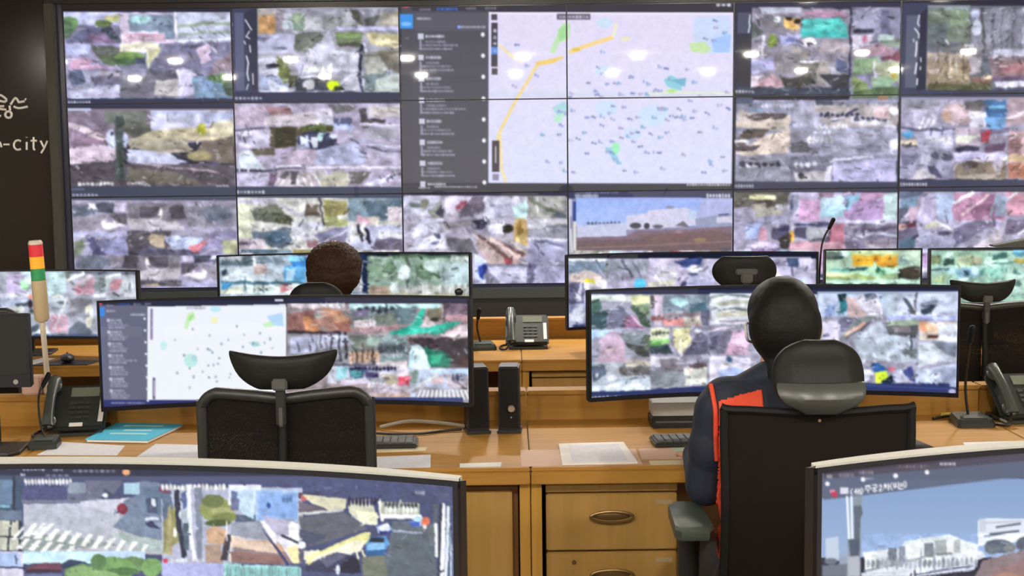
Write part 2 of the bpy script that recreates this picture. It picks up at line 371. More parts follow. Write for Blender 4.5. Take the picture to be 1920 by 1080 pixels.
class Board:
    def __init__(s, x0, y0, x1, y1, seed=1):
        s.x0, s.y0 = x0, y0
        s.a = np.zeros((int(y1 - y0), int(x1 - x0), 3)) + .1
        s.rng = np.random.RandomState(seed)
    def box(s, xs, ys, pad=1):
        h, w = s.a.shape[:2]
        i0 = max(0, int(min(xs) - s.x0 - pad)); i1 = min(w, int(max(xs) - s.x0 + pad + 1))
        j0 = max(0, int(min(ys) - s.y0 - pad)); j1 = min(h, int(max(ys) - s.y0 + pad + 1))
        if i1 <= i0 or j1 <= j0: return None
        gx, gy = np.meshgrid(np.arange(i0, i1) + .5 + s.x0, np.arange(j0, j1) + .5 + s.y0)
        return (slice(j0, j1), slice(i0, i1)), gx, gy
    def put(s, sl, m, c):
        v = s.a[sl]; m = np.clip(m, 0, 1)[..., None]
        s.a[sl] = v * (1 - m) + c * m
    def poly(s, c, pts):
        xs, ys = pts[:, 0], pts[:, 1]; b = s.box(xs, ys)
        if b is None: return
        sl, gx, gy = b; m = np.zeros(gx.shape, bool)
        for k in range(len(pts)):
            ax, ay = pts[k]; bx, by = pts[k - 1]
            if ay == by: continue
            m ^= ((ay > gy) != (by > gy)) & (gx < (bx - ax) * (gy - ay) / (by - ay) + ax)
        s.put(sl, m * .93, c)
    def line(s, c, w, pts):
        for (ax, ay), (bx, by) in zip(pts[:-1], pts[1:]):
            b = s.box((ax, bx), (ay, by), w + 1)
            if b is None: continue
            sl, gx, gy = b; dx, dy = bx - ax, by - ay
            t = np.clip(((gx - ax) * dx + (gy - ay) * dy) / max(dx * dx + dy * dy, 1e-6), 0, 1)
            d = np.hypot(gx - ax - t * dx, gy - ay - t * dy)
            s.put(sl, w / 2 - d + .5, c)
    def oval(s, c, cx, cy, rx, ry):
        b = s.box((cx - rx, cx + rx), (cy - ry, cy + ry))
        if b is None: return
        sl, gx, gy = b; q = np.hypot((gx - cx) / max(rx, .6), (gy - cy) / max(ry, .6))
        s.put(sl, (1 - q) * min(rx, ry) * .7 + .45, c)
    def grain(s, amp, cell, x0, y0, x1, y1, q=1.):
        b = s.box((x0, x1), (y0, y1), 0)
        if b is None: return
        sl, gx, gy = b; tot = 0
        for k, (cs, wt) in enumerate(((cell, .6), (cell * 2.3, .5), (cell * .5, .35))):
            nx, ny = int((x1 - x0) / cs) + 3, int((y1 - y0) / cs) + 3
            g = s.rng.rand(ny, nx) - .5
            u, v = (gx - x0) / cs, (gy - y0) / cs
            u = np.clip(u, 0, nx - 2); v = np.clip(v, 0, ny - 2)
            i, j = u.astype(int), v.astype(int); fu, fv = u - i, v - j
            tot = tot + wt * (g[j, i] * (1 - fu) * (1 - fv) + g[j, i + 1] * fu * (1 - fv) + g[j + 1, i] * (1 - fu) * fv + g[j + 1, i + 1] * fu * fv)
        if amp < 20:
            s.a[sl] = np.clip(s.a[sl] * (1 + tot[..., None] * amp / 85), 0, 1); return
        # a compressed camera picture: ragged outlines, soft patches, streaks running to a far point
        v = s.a[sl]; hh, ww = v.shape[:2]; w1 = s.rng.rand(hh // 9 + 3, ww // 12 + 3, 4) - .5
        jj, ii = np.meshgrid(np.arange(hh), np.arange(ww), indexing='ij'); fj, fi = jj / 9., ii / 12.
        j, i = fj.astype(int), fi.astype(int); aj, ai = (fj - j)[..., None], (fi - i)[..., None]
        d = w1[j, i] * (1 - aj) * (1 - ai) + w1[j + 1, i] * aj * (1 - ai) + w1[j, i + 1] * (1 - aj) * ai + w1[j + 1, i + 1] * aj * ai
        v = v[np.clip(jj + d[..., 0] * amp * .15 * q, 0, hh - 1).astype(int), np.clip(ii + d[..., 1] * amp * .18 * q, 0, ww - 1).astype(int)]
        v = np.clip(gauss(v, .5 + .7 * q) * (1 + .4 * q * d[..., 2:3] + .25 * tot[..., None] * amp / 40), 0, 1); s.a[sl] = v
        X0, Y0 = gx[0, 0], gy[0, 0]; an = s.rng.rand(hh // 26 + 2, ww // 38 + 2) ** 2 * s.rng.choice([-1.3, 1.3], (hh // 26 + 2, ww // 38 + 2))
        for _ in range(int(hh * ww / 105 * q)):
            cx, cy = 4 + s.rng.rand() * (ww - 8), 2 + s.rng.rand() * (hh - 4); t = an[int(cy / 26), int(cx / 38)] + s.rng.randn() * .22
            ln = 1 + 6 * s.rng.rand() ** 2; c = v[int(cy), int(cx)]; f = s.rng.rand(); g = .06 + .36 * q * s.rng.rand() ** 2
            c = c + (np.array([.93, .93, 1.]) - c) * g if f > .48 else c * (1 - g * .85)
            dx, dy = math.cos(t) * ln, math.sin(t) * ln
            s.line(c, 1.1 + 3.4 * s.rng.rand() ** 2, [(X0 + cx - dx, Y0 + cy - dy), (X0 + cx + dx, Y0 + cy + dy)])
        v = gauss(s.a[sl], .4 + .5 * q); v = v + .6 * (v - gauss(v, 2.2)); s.a[sl] = np.clip((v - .55) * 1.14 + .575, 0, 1)
    def soften(s, r): s.a = gauss(s.a, r)
    def draw(s, text):
        ox = oy = 0.; sc = 1.
        X = lambda v: ox + v / sc
        Y = lambda v: oy + v / sc
        for ln in text.split('\n'):
            t = ln.split()
            if not t: continue
            op = t[0]
            if op == '@': ox, oy, sc = map(float, t[1:]); continue
            if op in 'NQ':                       # Q: the same, gentler
                a, cs, x0, y0, x1, y1 = map(float, t[1:]); s.grain(a, cs / sc, X(x0), Y(y0), X(x1), Y(y1), 1. if op == 'N' else .35); continue
            if op == 'B': s.soften(float(t[1])); continue
            if op == 'C':                        # a second view of the same street: copy a block
                x0, y0, x1, y1, dx, dy = (int(float(q)) for q in t[1:]); x0 -= s.x0; x1 -= s.x0; y0 -= s.y0; y1 -= s.y0
                s.a[y0 + dy:y1 + dy, x0 + dx:x1 + dx] = s.a[y0:y1, x0:x1][:, ::-1]; continue
            c = hexc(t[1])
            if op == 'G':
                c2 = hexc(t[2]); x0, y0, x1, y1 = map(float, t[3:])
                b = s.box((X(x0), X(x1)), (Y(y0), Y(y1)), 0)
                if b is None: continue
                sl, gx, gy = b; f = np.clip((gy - Y(y0)) / (Y(y1) - Y(y0)), 0, 1)[..., None]
                s.a[sl] = c * (1 - f) + c2 * f; continue
            n = list(map(float, t[2:]))
            if op == 'R': x0, y0, x1, y1 = n; s.poly(c, np.array([(X(x0), Y(y0)), (X(x1), Y(y0)), (X(x1), Y(y1)), (X(x0), Y(y1))]))
            elif op == 'P': s.poly(c, np.array([(X(n[i]), Y(n[i + 1])) for i in range(0, len(n), 2)]))
            elif op == 'L': s.line(c, n[0] / sc, [(X(n[i]), Y(n[i + 1])) for i in range(1, len(n), 2)])
            elif op == 'E': s.oval(c, X(n[0]), Y(n[1]), n[2] / sc, n[3] / sc)
            elif op == 'D':
                x0, x1, y, k, h = n; k = int(k); st = (x1 - x0) / k
                for i in range(k):
                    f = .75 + .25 * s.rng.rand(); hh = h * (.75 + .5 * s.rng.rand())
                    s.oval(c * f, X(x0 + (i + .5) * st), Y(y), st * .42 / sc, hh * .5 / sc)
            elif op == 'Z':
                x0, y0, x1, y1, k, skew, w = n; k = int(k)
                for i in range(k):
                    px = x0 + (i + .5) * (x1 - x0) / k; sk = skew * ((i + .5) / k * 2 - 1) if skew > 0 else skew
                    s.poly(c, np.array([(X(px - w / 2), Y(y0)), (X(px + w / 2), Y(y0)), (X(px + w / 2 + sk), Y(y1)), (X(px - w / 2 + sk), Y(y1))]))
    def sample(s, x, y):
        h, w = s.a.shape[:2]
        u = np.clip(x - s.x0 - .5, 0, w - 1.001); v = np.clip(y - s.y0 - .5, 0, h - 1.001)
        i, j = u.astype(int), v.astype(int); fu, fv = (u - i)[..., None], (v - j)[..., None]
        return s.a[j, i] * (1 - fu) * (1 - fv) + s.a[j, i + 1] * fu * (1 - fv) + s.a[j + 1, i] * (1 - fu) * fv + s.a[j + 1, i + 1] * fu * fv

def paint(text, x0, y0, x1, y1, blur=.9, seed=1):
    b = Board(x0, y0, x1, y1, seed); b.draw(text); b.soften(blur); return b


# ---------------------------------------------------------------- what the screens show
# Each picture is drawn with simple marks in its own artwork coordinates and turned into the
# colours of that screen's cells.  Marks: R rectangle, P polygon, L line, E ellipse, N grain,
# D row of small glyph dots, Z slanted stripes, G vertical blend, B soften, @ origin and scale.
ART_WALL = '''
R 28283c 100 -20 2030 580
R 9c98b8 128 372 2030 536
R a09cb8 1900 190 2030 345
R 6c727c 1900 15 2030 170
@ 0 0 4
R 8e8eac 512 104 1735 748
R 2d3350 512 745 1735 812
D c8c8e0 530 700 773 8 22
R c4c8ec 512 104 920 200
E 6f8f66 545 190 75 60
E 5c7660 520 230 60 70
P 6f6f90 560 330 640 225 800 210 930 330
P 4a5260 770 175 840 190 925 320 880 325 800 250
R c8c890 810 125 915 175
E 6a7a58 800 190 60 30
P 8a7494 700 265 800 265 880 330 700 330
R e2d4ec 925 108 1320 330
R 7d8fa4 985 120 1312 245
E a6ccd2 1075 155 70 32
R 6c7c90 1200 190 1312 300
P b89eb0 960 262 1250 255 1250 315 960 325
R d0bccc 940 250 985 330
R b9bfd6 1320 104 1735 325
L 8f9a92 26 1340 215 1560 185 1735 195
L 9aa6a0 18 1340 275 1540 250 1735 255
L e4e8f8 14 1330 318 1735 300
L f0f0ff 8 1320 104 1328 320
R 9c98ba 512 332 920 535
R b7bde4 520 335 700 420
P c09cba 560 440 740 450 690 490 900 520 540 530
P 5e6460 700 340 930 370 910 510 800 480 740 420
P 556650 760 430 930 420 910 515 840 500
R e6e2d0 918 330 1200 400
E 7c9c60 990 430 110 32
E 4c6a50 960 470 90 28
R 4e5870 1030 435 1108 490
R e8e8d8 1112 400 1130 520
P d8d8b0 1130 400 1230 350 1190 420 1130 500
P 6c6a86 1130 525 1230 390 1310 345 1440 380 1400 470 1380 525
P 7c7a98 1310 345 1735 325 1735 530 1400 530
L e0dcf0 12 1540 330 1610 400
L 5a5a72 26 1390 355 1500 350
P d2c0d8 1480 360 1560 340 1580 460 1500 480
P 8a7c86 1600 480 1735 400 1735 540 1560 560
R a6a6c2 512 540 918 745
E 5c6480 600 590 60 60
P 6a6880 700 600 780 550 920 570 918 640 720 650
P b0a8b8 760 545 920 545 920 580 760 575
P c0c0de 540 690 910 650 918 735 530 745
R 6e6e7c 918 535 1320 745
P a0a0c0 925 525 1100 520 1110 570 930 590
P 757584 930 600 1155 600 1160 720 930 745
P 5c5c6c 1120 520 1320 540 1320 600 1180 610
P b8b4b8 1170 610 1330 600 1340 725 1165 725
P c8c4e0 1320 530 1440 530 1460 720 1340 725
P 7c98b4 1440 580 1735 600 1735 745 1450 740
E 5c7c58 1660 590 110 34
E 4a5c50 1720 660 60 60
E 8aa0c8 1540 640 60 44
L e8e8f4 16 1335 560 1360 660
N 30 10 512 104 1735 745
R 8c8094 512 825 1740 1080
@ 0 230 4
P 867a92 520 0 740 0 700 170 520 180
P d4c4d0 520 0 620 20 830 140 810 175 520 30
P 8d7a92 520 60 800 150 830 210 525 190
P d6c6d8 522 200 880 170 890 290 522 330
R 6c7470 800 -85 1100 20
P 5e625c 930 -30 1130 30 1140 110 1000 130 930 60
R b4bcdc 1130 -85 1740 40
P c8c8e6 1130 -60 1500 -60 1480 60 1130 70
P c2baa0 1130 70 1480 40 1735 60 1735 150 1300 140 960 150
P dcd4bc 1560 20 1735 -20 1735 130 1560 130
E a8ac3c 1500 60 34 46
P aaa494 940 130 1400 130 1420 230 1240 250 980 200
P 756c66 1500 150 1735 110 1735 320 1430 300
E 8c8468 1480 260 90 40
P c8cce8 950 210 1220 230 1400 310 1300 330 960 310
P 5c5880 1400 320 1640 310 1640 350 1420 350
L c4b4b8 8 1180 250 1360 210
L d8d0c0 6 1235 0 1240 100
L 52504e 5 1250 -60 1262 0
R 5f5a66 522 325 1740 500
P 524c58 522 325 880 298 960 315 1640 385 1740 480 522 500
P 66625c 960 340 1300 380 1500 480 940 470
L d0b8c8 8 1000 312 1620 385
R 4c5a5c 868 -40 938 440
E ccd4f4 838 130 34 70
R 2c2c3c 840 80 862 110
E c4ccf0 945 140 18 60
L 3c4648 30 905 180 915 420
D f0f0fa 590 860 475 9 26
D d8d8e8 930 1070 470 6 22
D f0f0fa 1600 1700 495 4 28
D c8c8dc 1520 1700 -75 7 22
R c8ccee 530 -100 700 -78
N 22 12 522 -80 1740 500
R 38405a 532 498 1745 600
D b4b4cc 545 740 562 7 20
R 5a6078 540 510 640 530
R a09cb4 536 604 1745 1085
P 626a7c 545 640 720 620 720 680 640 720 540 700
R e2e2ee 660 620 722 665
R 4c5062 725 615 850 690
P c8c0dc 850 615 935 615 935 680 850 680
P 8f8c9a 540 720 780 700 900 800 540 805
E f0ecf4 830 765 70 40
E 8c849a 850 745 60 28
E f6f0f8 860 780 50 12
P 5a5660 820 700 940 690 940 780 880 760
R 7c7884 948 615 1350 745
R 4e4a58 1040 650 1180 720
R 46424e 1260 640 1460 730
E e8e0e8 1190 690 16 40
E d8d0d8 1455 690 14 36
P b8b4be 948 730 1300 740 1370 810 948 810
P 8a8898 1350 640 1740 620 1740 800 1400 800
E 6c7284 1590 690 120 60
R aaa6c0 1380 780 1740 815
R b8b8dc 545 820 940 860
P 7c8878 545 900 640 860 600 1010 545 1020
P 58567e 640 860 700 860 780 960 840 1020 700 1020
P 8c8cb4 700 880 940 860 940 1010 800 1000
L a8a8cc 14 620 880 690 1020
R 4e4a54 945 820 1260 1010
P b8a894 1100 830 1230 850 1210 940 1110 920
P c2cef2 1210 850 1500 860 1480 930 1380 950 1260 930
P 5a5a70 1080 930 1260 940 1480 960 1350 1020 945 1010
P d8808c 1390 930 1590 850 1580 900 1430 970
P 9490b4 1560 830 1745 820 1745 1080 1380 1080
L c4c0d8 16 1350 1040 1500 970 1600 940
R b4b894 1645 880 1745 980
R 8a8ab0 545 1030 940 1085
R 8c8898 945 1020 1380 1085
R c2c2dc 545 1030 700 1060
N 34 10 536 604 1745 1085
R 6c7090 545 1085 1640 1180
P 9c9cbc 900 1030 1640 1040 1640 1180 800 1180
R a8a8d0 1180 1100 1640 1230
D d4d4ea 1640 1700 1150 4 20
N 30 10 545 1030 1640 1230
@ 430 0 4
R 404460 25 65 205 740
R 606484 40 110 110 690
P 34364a 110 120 205 60 205 690 160 690
L eeeef8 9 120 160 165 235
L e0e0f0 9 150 245 125 285 150 300
L f4f4fc 8 110 320 118 340
L f0f0fa 9 150 350 155 400
L f4f4ff 10 125 430 138 480 128 560 138 610
L f0f0fa 8 170 560 172 640
L e8e8f4 8 135 640 122 680
R 9f9fae 210 70 1265 700
R a8a4a0 210 80 360 130
R c49a6c 212 130 345 255
P 9a90a0 345 100 420 100 420 230 350 240
R 7c8e80 470 110 560 235
R b8c0cc 400 110 470 230
E 8c9c88 500 150 50 30
P b4b6be 560 130 700 140 700 220 560 250
R 8f9096 690 120 830 220
P aeb0b8 830 90 910 90 930 220 830 225
P 55554e 900 80 960 90 1010 200 940 180
P 5a5a5a 1000 150 1110 110 1080 200 1020 210
P a8a49a 1110 100 1265 90 1265 210 1110 210
R b8b8d6 210 265 480 410
P 7a7c98 210 280 300 290 260 320 210 320
E 5e6078 375 370 50 14
P 686c66 480 255 680 250 700 300 560 390 480 390
P 8c8e88 530 380 720 250 750 230 560 400
P c8c8dc 745 235 790 380 960 400 980 540 560 545 590 400
R cacaf4 790 210 1260 238
P 6f7f62 785 245 1000 250 980 350 800 350
E 84986c 880 270 100 26
P 54564c 800 330 960 330 950 365 820 350
P c4bc98 1010 250 1260 260 1260 380 1060 340
P e0dcb8 1040 290 1200 300 1200 350 1100 340
L 24263c 22 975 340 970 450 960 640
L d8d8f4 16 1000 330 1015 420
P 8a8a84 1010 400 1260 370 1265 480 1010 440
P b0b2ac 1000 440 1150 430 1170 550 1010 560
P 6c6a62 1080 400 1262 390 1262 560 1180 520
R c0c0d4 215 440 360 640
P 34344a 265 490 340 480 345 520 270 520
P 9aa6c4 215 560 400 590 470 690 300 700 215 700
P d8dcf0 280 600 480 680 440 705 300 700
P 6a7448 350 430 420 460 460 600 400 640 360 560
P 4a4e3c 400 560 520 580 520 660 440 650
P c4c4de 460 440 560 440 600 560 510 570
D fafaff 540 760 525 8 44
L f0f0ff 14 540 590 740 580
P 3c4050 500 600 740 600 740 690 480 690
E b8b8c0 590 640 46 34
E c8e820 770 645 50 36
P 283428 780 660 850 650 840 690 760 690
P c0c0d0 850 560 1000 540 1010 680 860 690
L e8e0f0 12 830 630 910 560
P 6a7a80 1000 560 1200 550 1130 690 1000 690
P b8c2c0 1090 600 1265 560 1265 700 1060 700
L 30364a 20 960 560 985 690
R d6daf4 215 675 285 710
N 30 12 210 70 1265 700
R 303654 25 700 1270 780
D c0c0dc 30 240 745 7 22
D d0d0e8 230 1260 72 3 14
@ 430 200 4
R ada6c0 25 -15 1275 620
P b2a4ba 25 0 250 0 260 140 25 150
P 9a7a80 250 10 450 10 470 60 300 80
P c4bcc6 250 80 650 40 650 140 250 150
P 6a6c72 720 -10 950 0 900 50 780 60
P d2cce0 630 20 760 30 760 130 640 140
R 5c6288 755 90 905 135
R b4c0ee 755 138 910 185
P e0e0f4 650 60 760 60 760 140 650 140
P 3e3a40 960 20 1010 10 1020 100 1160 100 1150 130 970 130
P b8b0b4 1020 0 1270 0 1270 80 1040 90
L d0c8c0 8 1100 20 1265 50
L dcdcf0 8 970 140 1260 145
P 8f8f9c 970 155 1250 170 1250 260 1040 240
L 44445a 12 20 185 250 165
P c8c4de 60 190 290 180 290 320 60 310
P 8a86a4 40 225 160 230 100 270 40 280
P 4c4438 290 160 760 150 760 190 480 240 480 310 340 320 290 310
P 303022 330 170 480 165 490 310 330 315
E 4a5630 640 165 130 24
E 222a4c 640 260 150 70
P d4e0ff 510 230 580 215 590 320 520 315
P eaf0ff 600 240 650 235 640 320 610 318
E b8d8d8 670 230 26 40
E d0d4ec 760 230 30 20
P b8aac0 380 430 480 330 620 330 660 440 400 450
P aaaed0 640 330 960 260 1000 440 620 440
P 7e7c98 960 300 1020 330 1010 380 960 350
P 9c9cb8 900 240 1040 260 1270 330 1270 350 1100 350
L 3c3c54 10 890 240 960 290
L 54546c 12 1020 310 1160 345 1270 345
L dcdcf0 10 1040 295 1270 310
P 58564c 140 330 330 320 330 370 180 385
P d2dce8 55 370 130 330 260 480 45 480
L a8b0c0 6 150 380 250 470
L 3c405c 18 40 495 330 490
R e0e0f4 340 455 1270 478
L 4c4a5a 10 340 482 560 470
P b8b4d0 40 520 300 510 260 605 40 610
P 6c5c74 280 510 340 510 330 610 270 610
R b0a8b0 340 500 640 615
Z f0f0fa 350 520 640 610 7 60 10
P 5a5460 380 500 440 500 400 560 350 540
P 55505e 440 500 500 500 480 600 450 600
P b0aea0 660 540 800 490 880 520 880 610 660 612
P 5e5c5c 880 500 1060 500 960 600 890 590
P d0d0ea 970 600 1260 500 1250 540 1060 610
L 3c3c50 12 1160 560 1265 510
P a8a8a8 640 495 700 495 680 560 640 560
N 30 12 25 -15 1275 612
R 34405a 25 615 1290 705
D ccccdf 30 250 657 8 24
R c8c8c4 38 700 1290 1085
P d6dac4 40 740 140 740 160 860 130 980 40 980
P 6a6e64 130 790 330 740 460 860 440 900 260 880 160 860
P 4e5240 300 800 450 830 440 890 330 880
R bcb8d0 40 710 330 740
L a8a8b8 22 350 740 560 840
E f4f4f4 525 765 22 30
R 60584e 545 740 650 830
L 302c34 12 655 710 680 890
P 8a8454 680 720 860 720 860 820 700 860
R 9aa070 690 830 860 900
R e0e0e4 790 815 860 845
P 5e6c7c 150 940 440 910 450 1040 330 1060 150 990
E 4a5e70 330 980 80 40
P c0b4c0 60 980 240 1000 240 1080 50 1080
E 605870 90 1020 60 14
D dcdcf4 440 680 900 10 70
D e0e0f4 450 640 970 8 60
P 8080a0 600 960 860 900 860 1070 700 1070
L d8d0e0 10 700 1010 860 930
P 8a6a74 560 1000 640 1000 640 1060 560 1060
R 788c9c 868 700 1290 870
P 5a6c7c 980 720 1290 710 1290 860 1040 840
R d0c4cc 1170 760 1290 870
P d8b0c4 940 820 1030 830 1030 890 930 880
R e0d8d0 1030 830 1100 930
R b4b8d4 868 895 1290 1085
D ffffff 880 1000 950 4 120
L 303040 24 950 900 980 1000
L 2c2c3c 24 1010 920 1030 1020
D fafaff 1100 1280 960 8 60
P 6a6478 1080 990 1290 980 1290 1085 1060 1085
N 38 12 38 700 1290 1085
'''

ART_WALL += '''
@ 740 0 4
R 54545f 40 25 720 1470
R 383842 40 25 2550 92
R 4f4f59 40 25 125 1470
R 5c5c68 145 110 700 240
E d85860 78 52 32 18
R 3f9af4 34 118 134 226
E 80c0ff 80 190 40 16
D a8a8b4 180 265 82 7 18
D 4878e8 310 470 78 9 20
D a0a0aa 530 610 74 6 18
D a0a0aa 675 760 72 6 18
D d0d0da 160 270 150 8 20
E 4a70f0 482 212 18 14
D d8d8e8 470 680 212 14 18
D 909098 70 100 296 2 14
R dedffb 704 100 2548 1384
G e4dcf8 dcdffc 704 100 2548 1384
R d6daf2 704 700 2548 740
R f6f0ff 704 100 2548 116
P bfe6b4 1165 400 1250 200 1300 170 1330 190 1320 300 1240 330 1210 410
P a4dc9a 1230 230 1290 190 1290 290 1240 320
P a8d8e0 1190 820 1270 770 1320 800 1310 880 1230 880
P b8ecd0 1200 880 1280 860 1260 930 1205 920
E cfe2f8 1580 180 60 40
P cdddfc 2240 140 2520 120 2540 400 2380 410 2250 300
P a4c8fc 2380 300 2530 260 2520 400 2400 400
P c8e8a8 2220 330 2330 320 2390 380 2330 410 2230 390
L f4da92 22 1080 485 1050 530 1000 620 920 750 850 880 790 1000 775 1050
L f6e2a0 18 790 1000 800 1150 805 1280 838 1372
L f3d178 22 1080 485 1260 440
L f4e0a4 16 790 350 880 430 960 470
L f3d178 34 1080 485 1210 460
L f6d890 30 1330 395 1450 350 1640 290
E e8c850 1370 380 34 16
L ecead0 24 1650 280 1670 190
E ece8c0 1740 300 40 14
L e2ead6 16 1900 716 2100 700 2300 705 2548 712
P 8cd0e0 2030 610 2080 570 2180 620 2160 690 2060 660
P 78b4d0 2080 610 2200 590 2190 660
E b8e890 2090 690 40 14
E ccdff8 1580 540 70 40
P 90d0e8 1590 1110 1660 1120 1720 1250 1660 1220
E a0f0c0 1675 1120 30 44
E ccdefa 1800 1010 70 40
E d0e2fd 1600 820 90 60
E cfe2fd 1950 880 120 80
R 44404c 724 118 768 160
R 3a3a46 724 180 772 510
R 5890e8 726 360 772 416
D d0d0e0 736 768 240 1 26
D d0d0e0 736 768 290 1 26
D d0d0e0 736 768 335 1 26
D a0b8f0 736 768 388 1 30
R 44404c 728 520 772 568
R 3c343c 734 1064 788 1300
L d8d0d8 10 760 1110 760 1230
R 8c84a0 738 1316 786 1366
R 5e5870 1222 114 1478 158
D c8c0d0 1235 1465 136 9 22
R 383a44 40 1385 2550 1470
D c8c8d4 170 260 1422 5 14
D c0c0cc 290 620 1414 20 16
D e8e8f8 2410 2530 45 3 22
D d8d8d8 2210 2544 1394 16 18
'''
for _k in range(8):
    _y=270+_k*158+(6 if _k>2 else 0)
    ART_WALL += f'''R d6d6ea {170+_k*2} {_y-8} {212+_k*2} {_y+34}
D dcdcf0 {224+_k*2} {(370,346,346,372,350,356,356,380)[_k]} {_y+12} 9 24
E f4f4ff {660+_k*2} {_y-2} 15 17
'''
    if _k<7: ART_WALL += f'''D a8a8bc {226+_k*2} {(380,330,330,384,326,340,340)[_k]} {_y+52} 10 18
D a0a0b4 {176+_k*2} {(472,420,420,532,420,430,430)[_k]} {_y+78} 16 18
D b0b0c4 {176+_k*2} {(430,440,440,444,444,450,450)[_k]} {_y+106} 16 18
R 9898ac {180+_k*2} {_y+40} {196+_k*2} {_y+112}
'''
# the camera markers strewn over the map: x, y in the same artwork frame, tint
_MK=[(1530,510),(1515,690),(1555,735),(1520,720),(1660,632),(1690,632),(1775,590),(1880,620),(1700,715),(1790,708),(1850,715),(1900,715),(1645,805),(1725,815),(1640,900),(1770,900),(1830,890),(1560,880),(1500,885),(1450,890),(1620,860),(1560,945),(1705,970),(1430,1005),(1380,1045),(1240,845),(1340,840),(1320,740),(1330,705),(1110,1020),(1235,1020),(1060,570),(990,500),(910,345),(890,650),(1560,395),(1460,630),(1600,640),(1990,505),(2040,520),(2200,530),(2070,600),(1970,680),(1990,690),(1960,690),(1990,820),(2020,820),(2040,830),(2140,825),(2220,765),(2260,845),(2350,855),(2300,730),(2250,625),(2120,890),(2160,890),(2185,905),(2240,895),(2050,905),(1950,890),(2300,1000),(2050,1005),(2410,965),(1830,1000),(1790,1010),(1760,1030),(1710,1040),(1640,1070),(1550,1070),(1500,1080),(1320,1060),(2000,1040),(1930,1010),(1800,1070),(1610,1145),(1640,1150),(1660,1200),(1690,1230),(1850,1110),(1900,1150),(1960,1150),(2000,1155),(2180,1165),(2380,1215),(2470,1185),(2390,1240),(2020,1270),(2330,1300),(2490,1290),(1280,1290),(1350,1300),(1250,1230),(1150,1220),(2400,160),(2405,215),(2475,255),(2330,295),(2390,310),(2440,800),(2510,820),(2500,700),(1910,640),(1600,540),(1780,580),(1820,1300),(2080,880),(1995,830),(2170,880),(1735,1290),(1250,945),(1290,860),(1450,1160),(1560,560),(1870,960)]
for _i,(_x,_y) in enumerate(_MK):
    _c=('8a90b8','9aa4d8','a8b0d8','7c88c0','b0a8d0','8fb4d8')[_i*7%6]
    ART_WALL += f'E {_c} {_x} {_y} {8+_i*5%7} {9+_i*3%9}\nE {_c} {_x+16+_i%9} {_y+12-_i*5%17} {6+_i%5} {7+_i%4}\n'
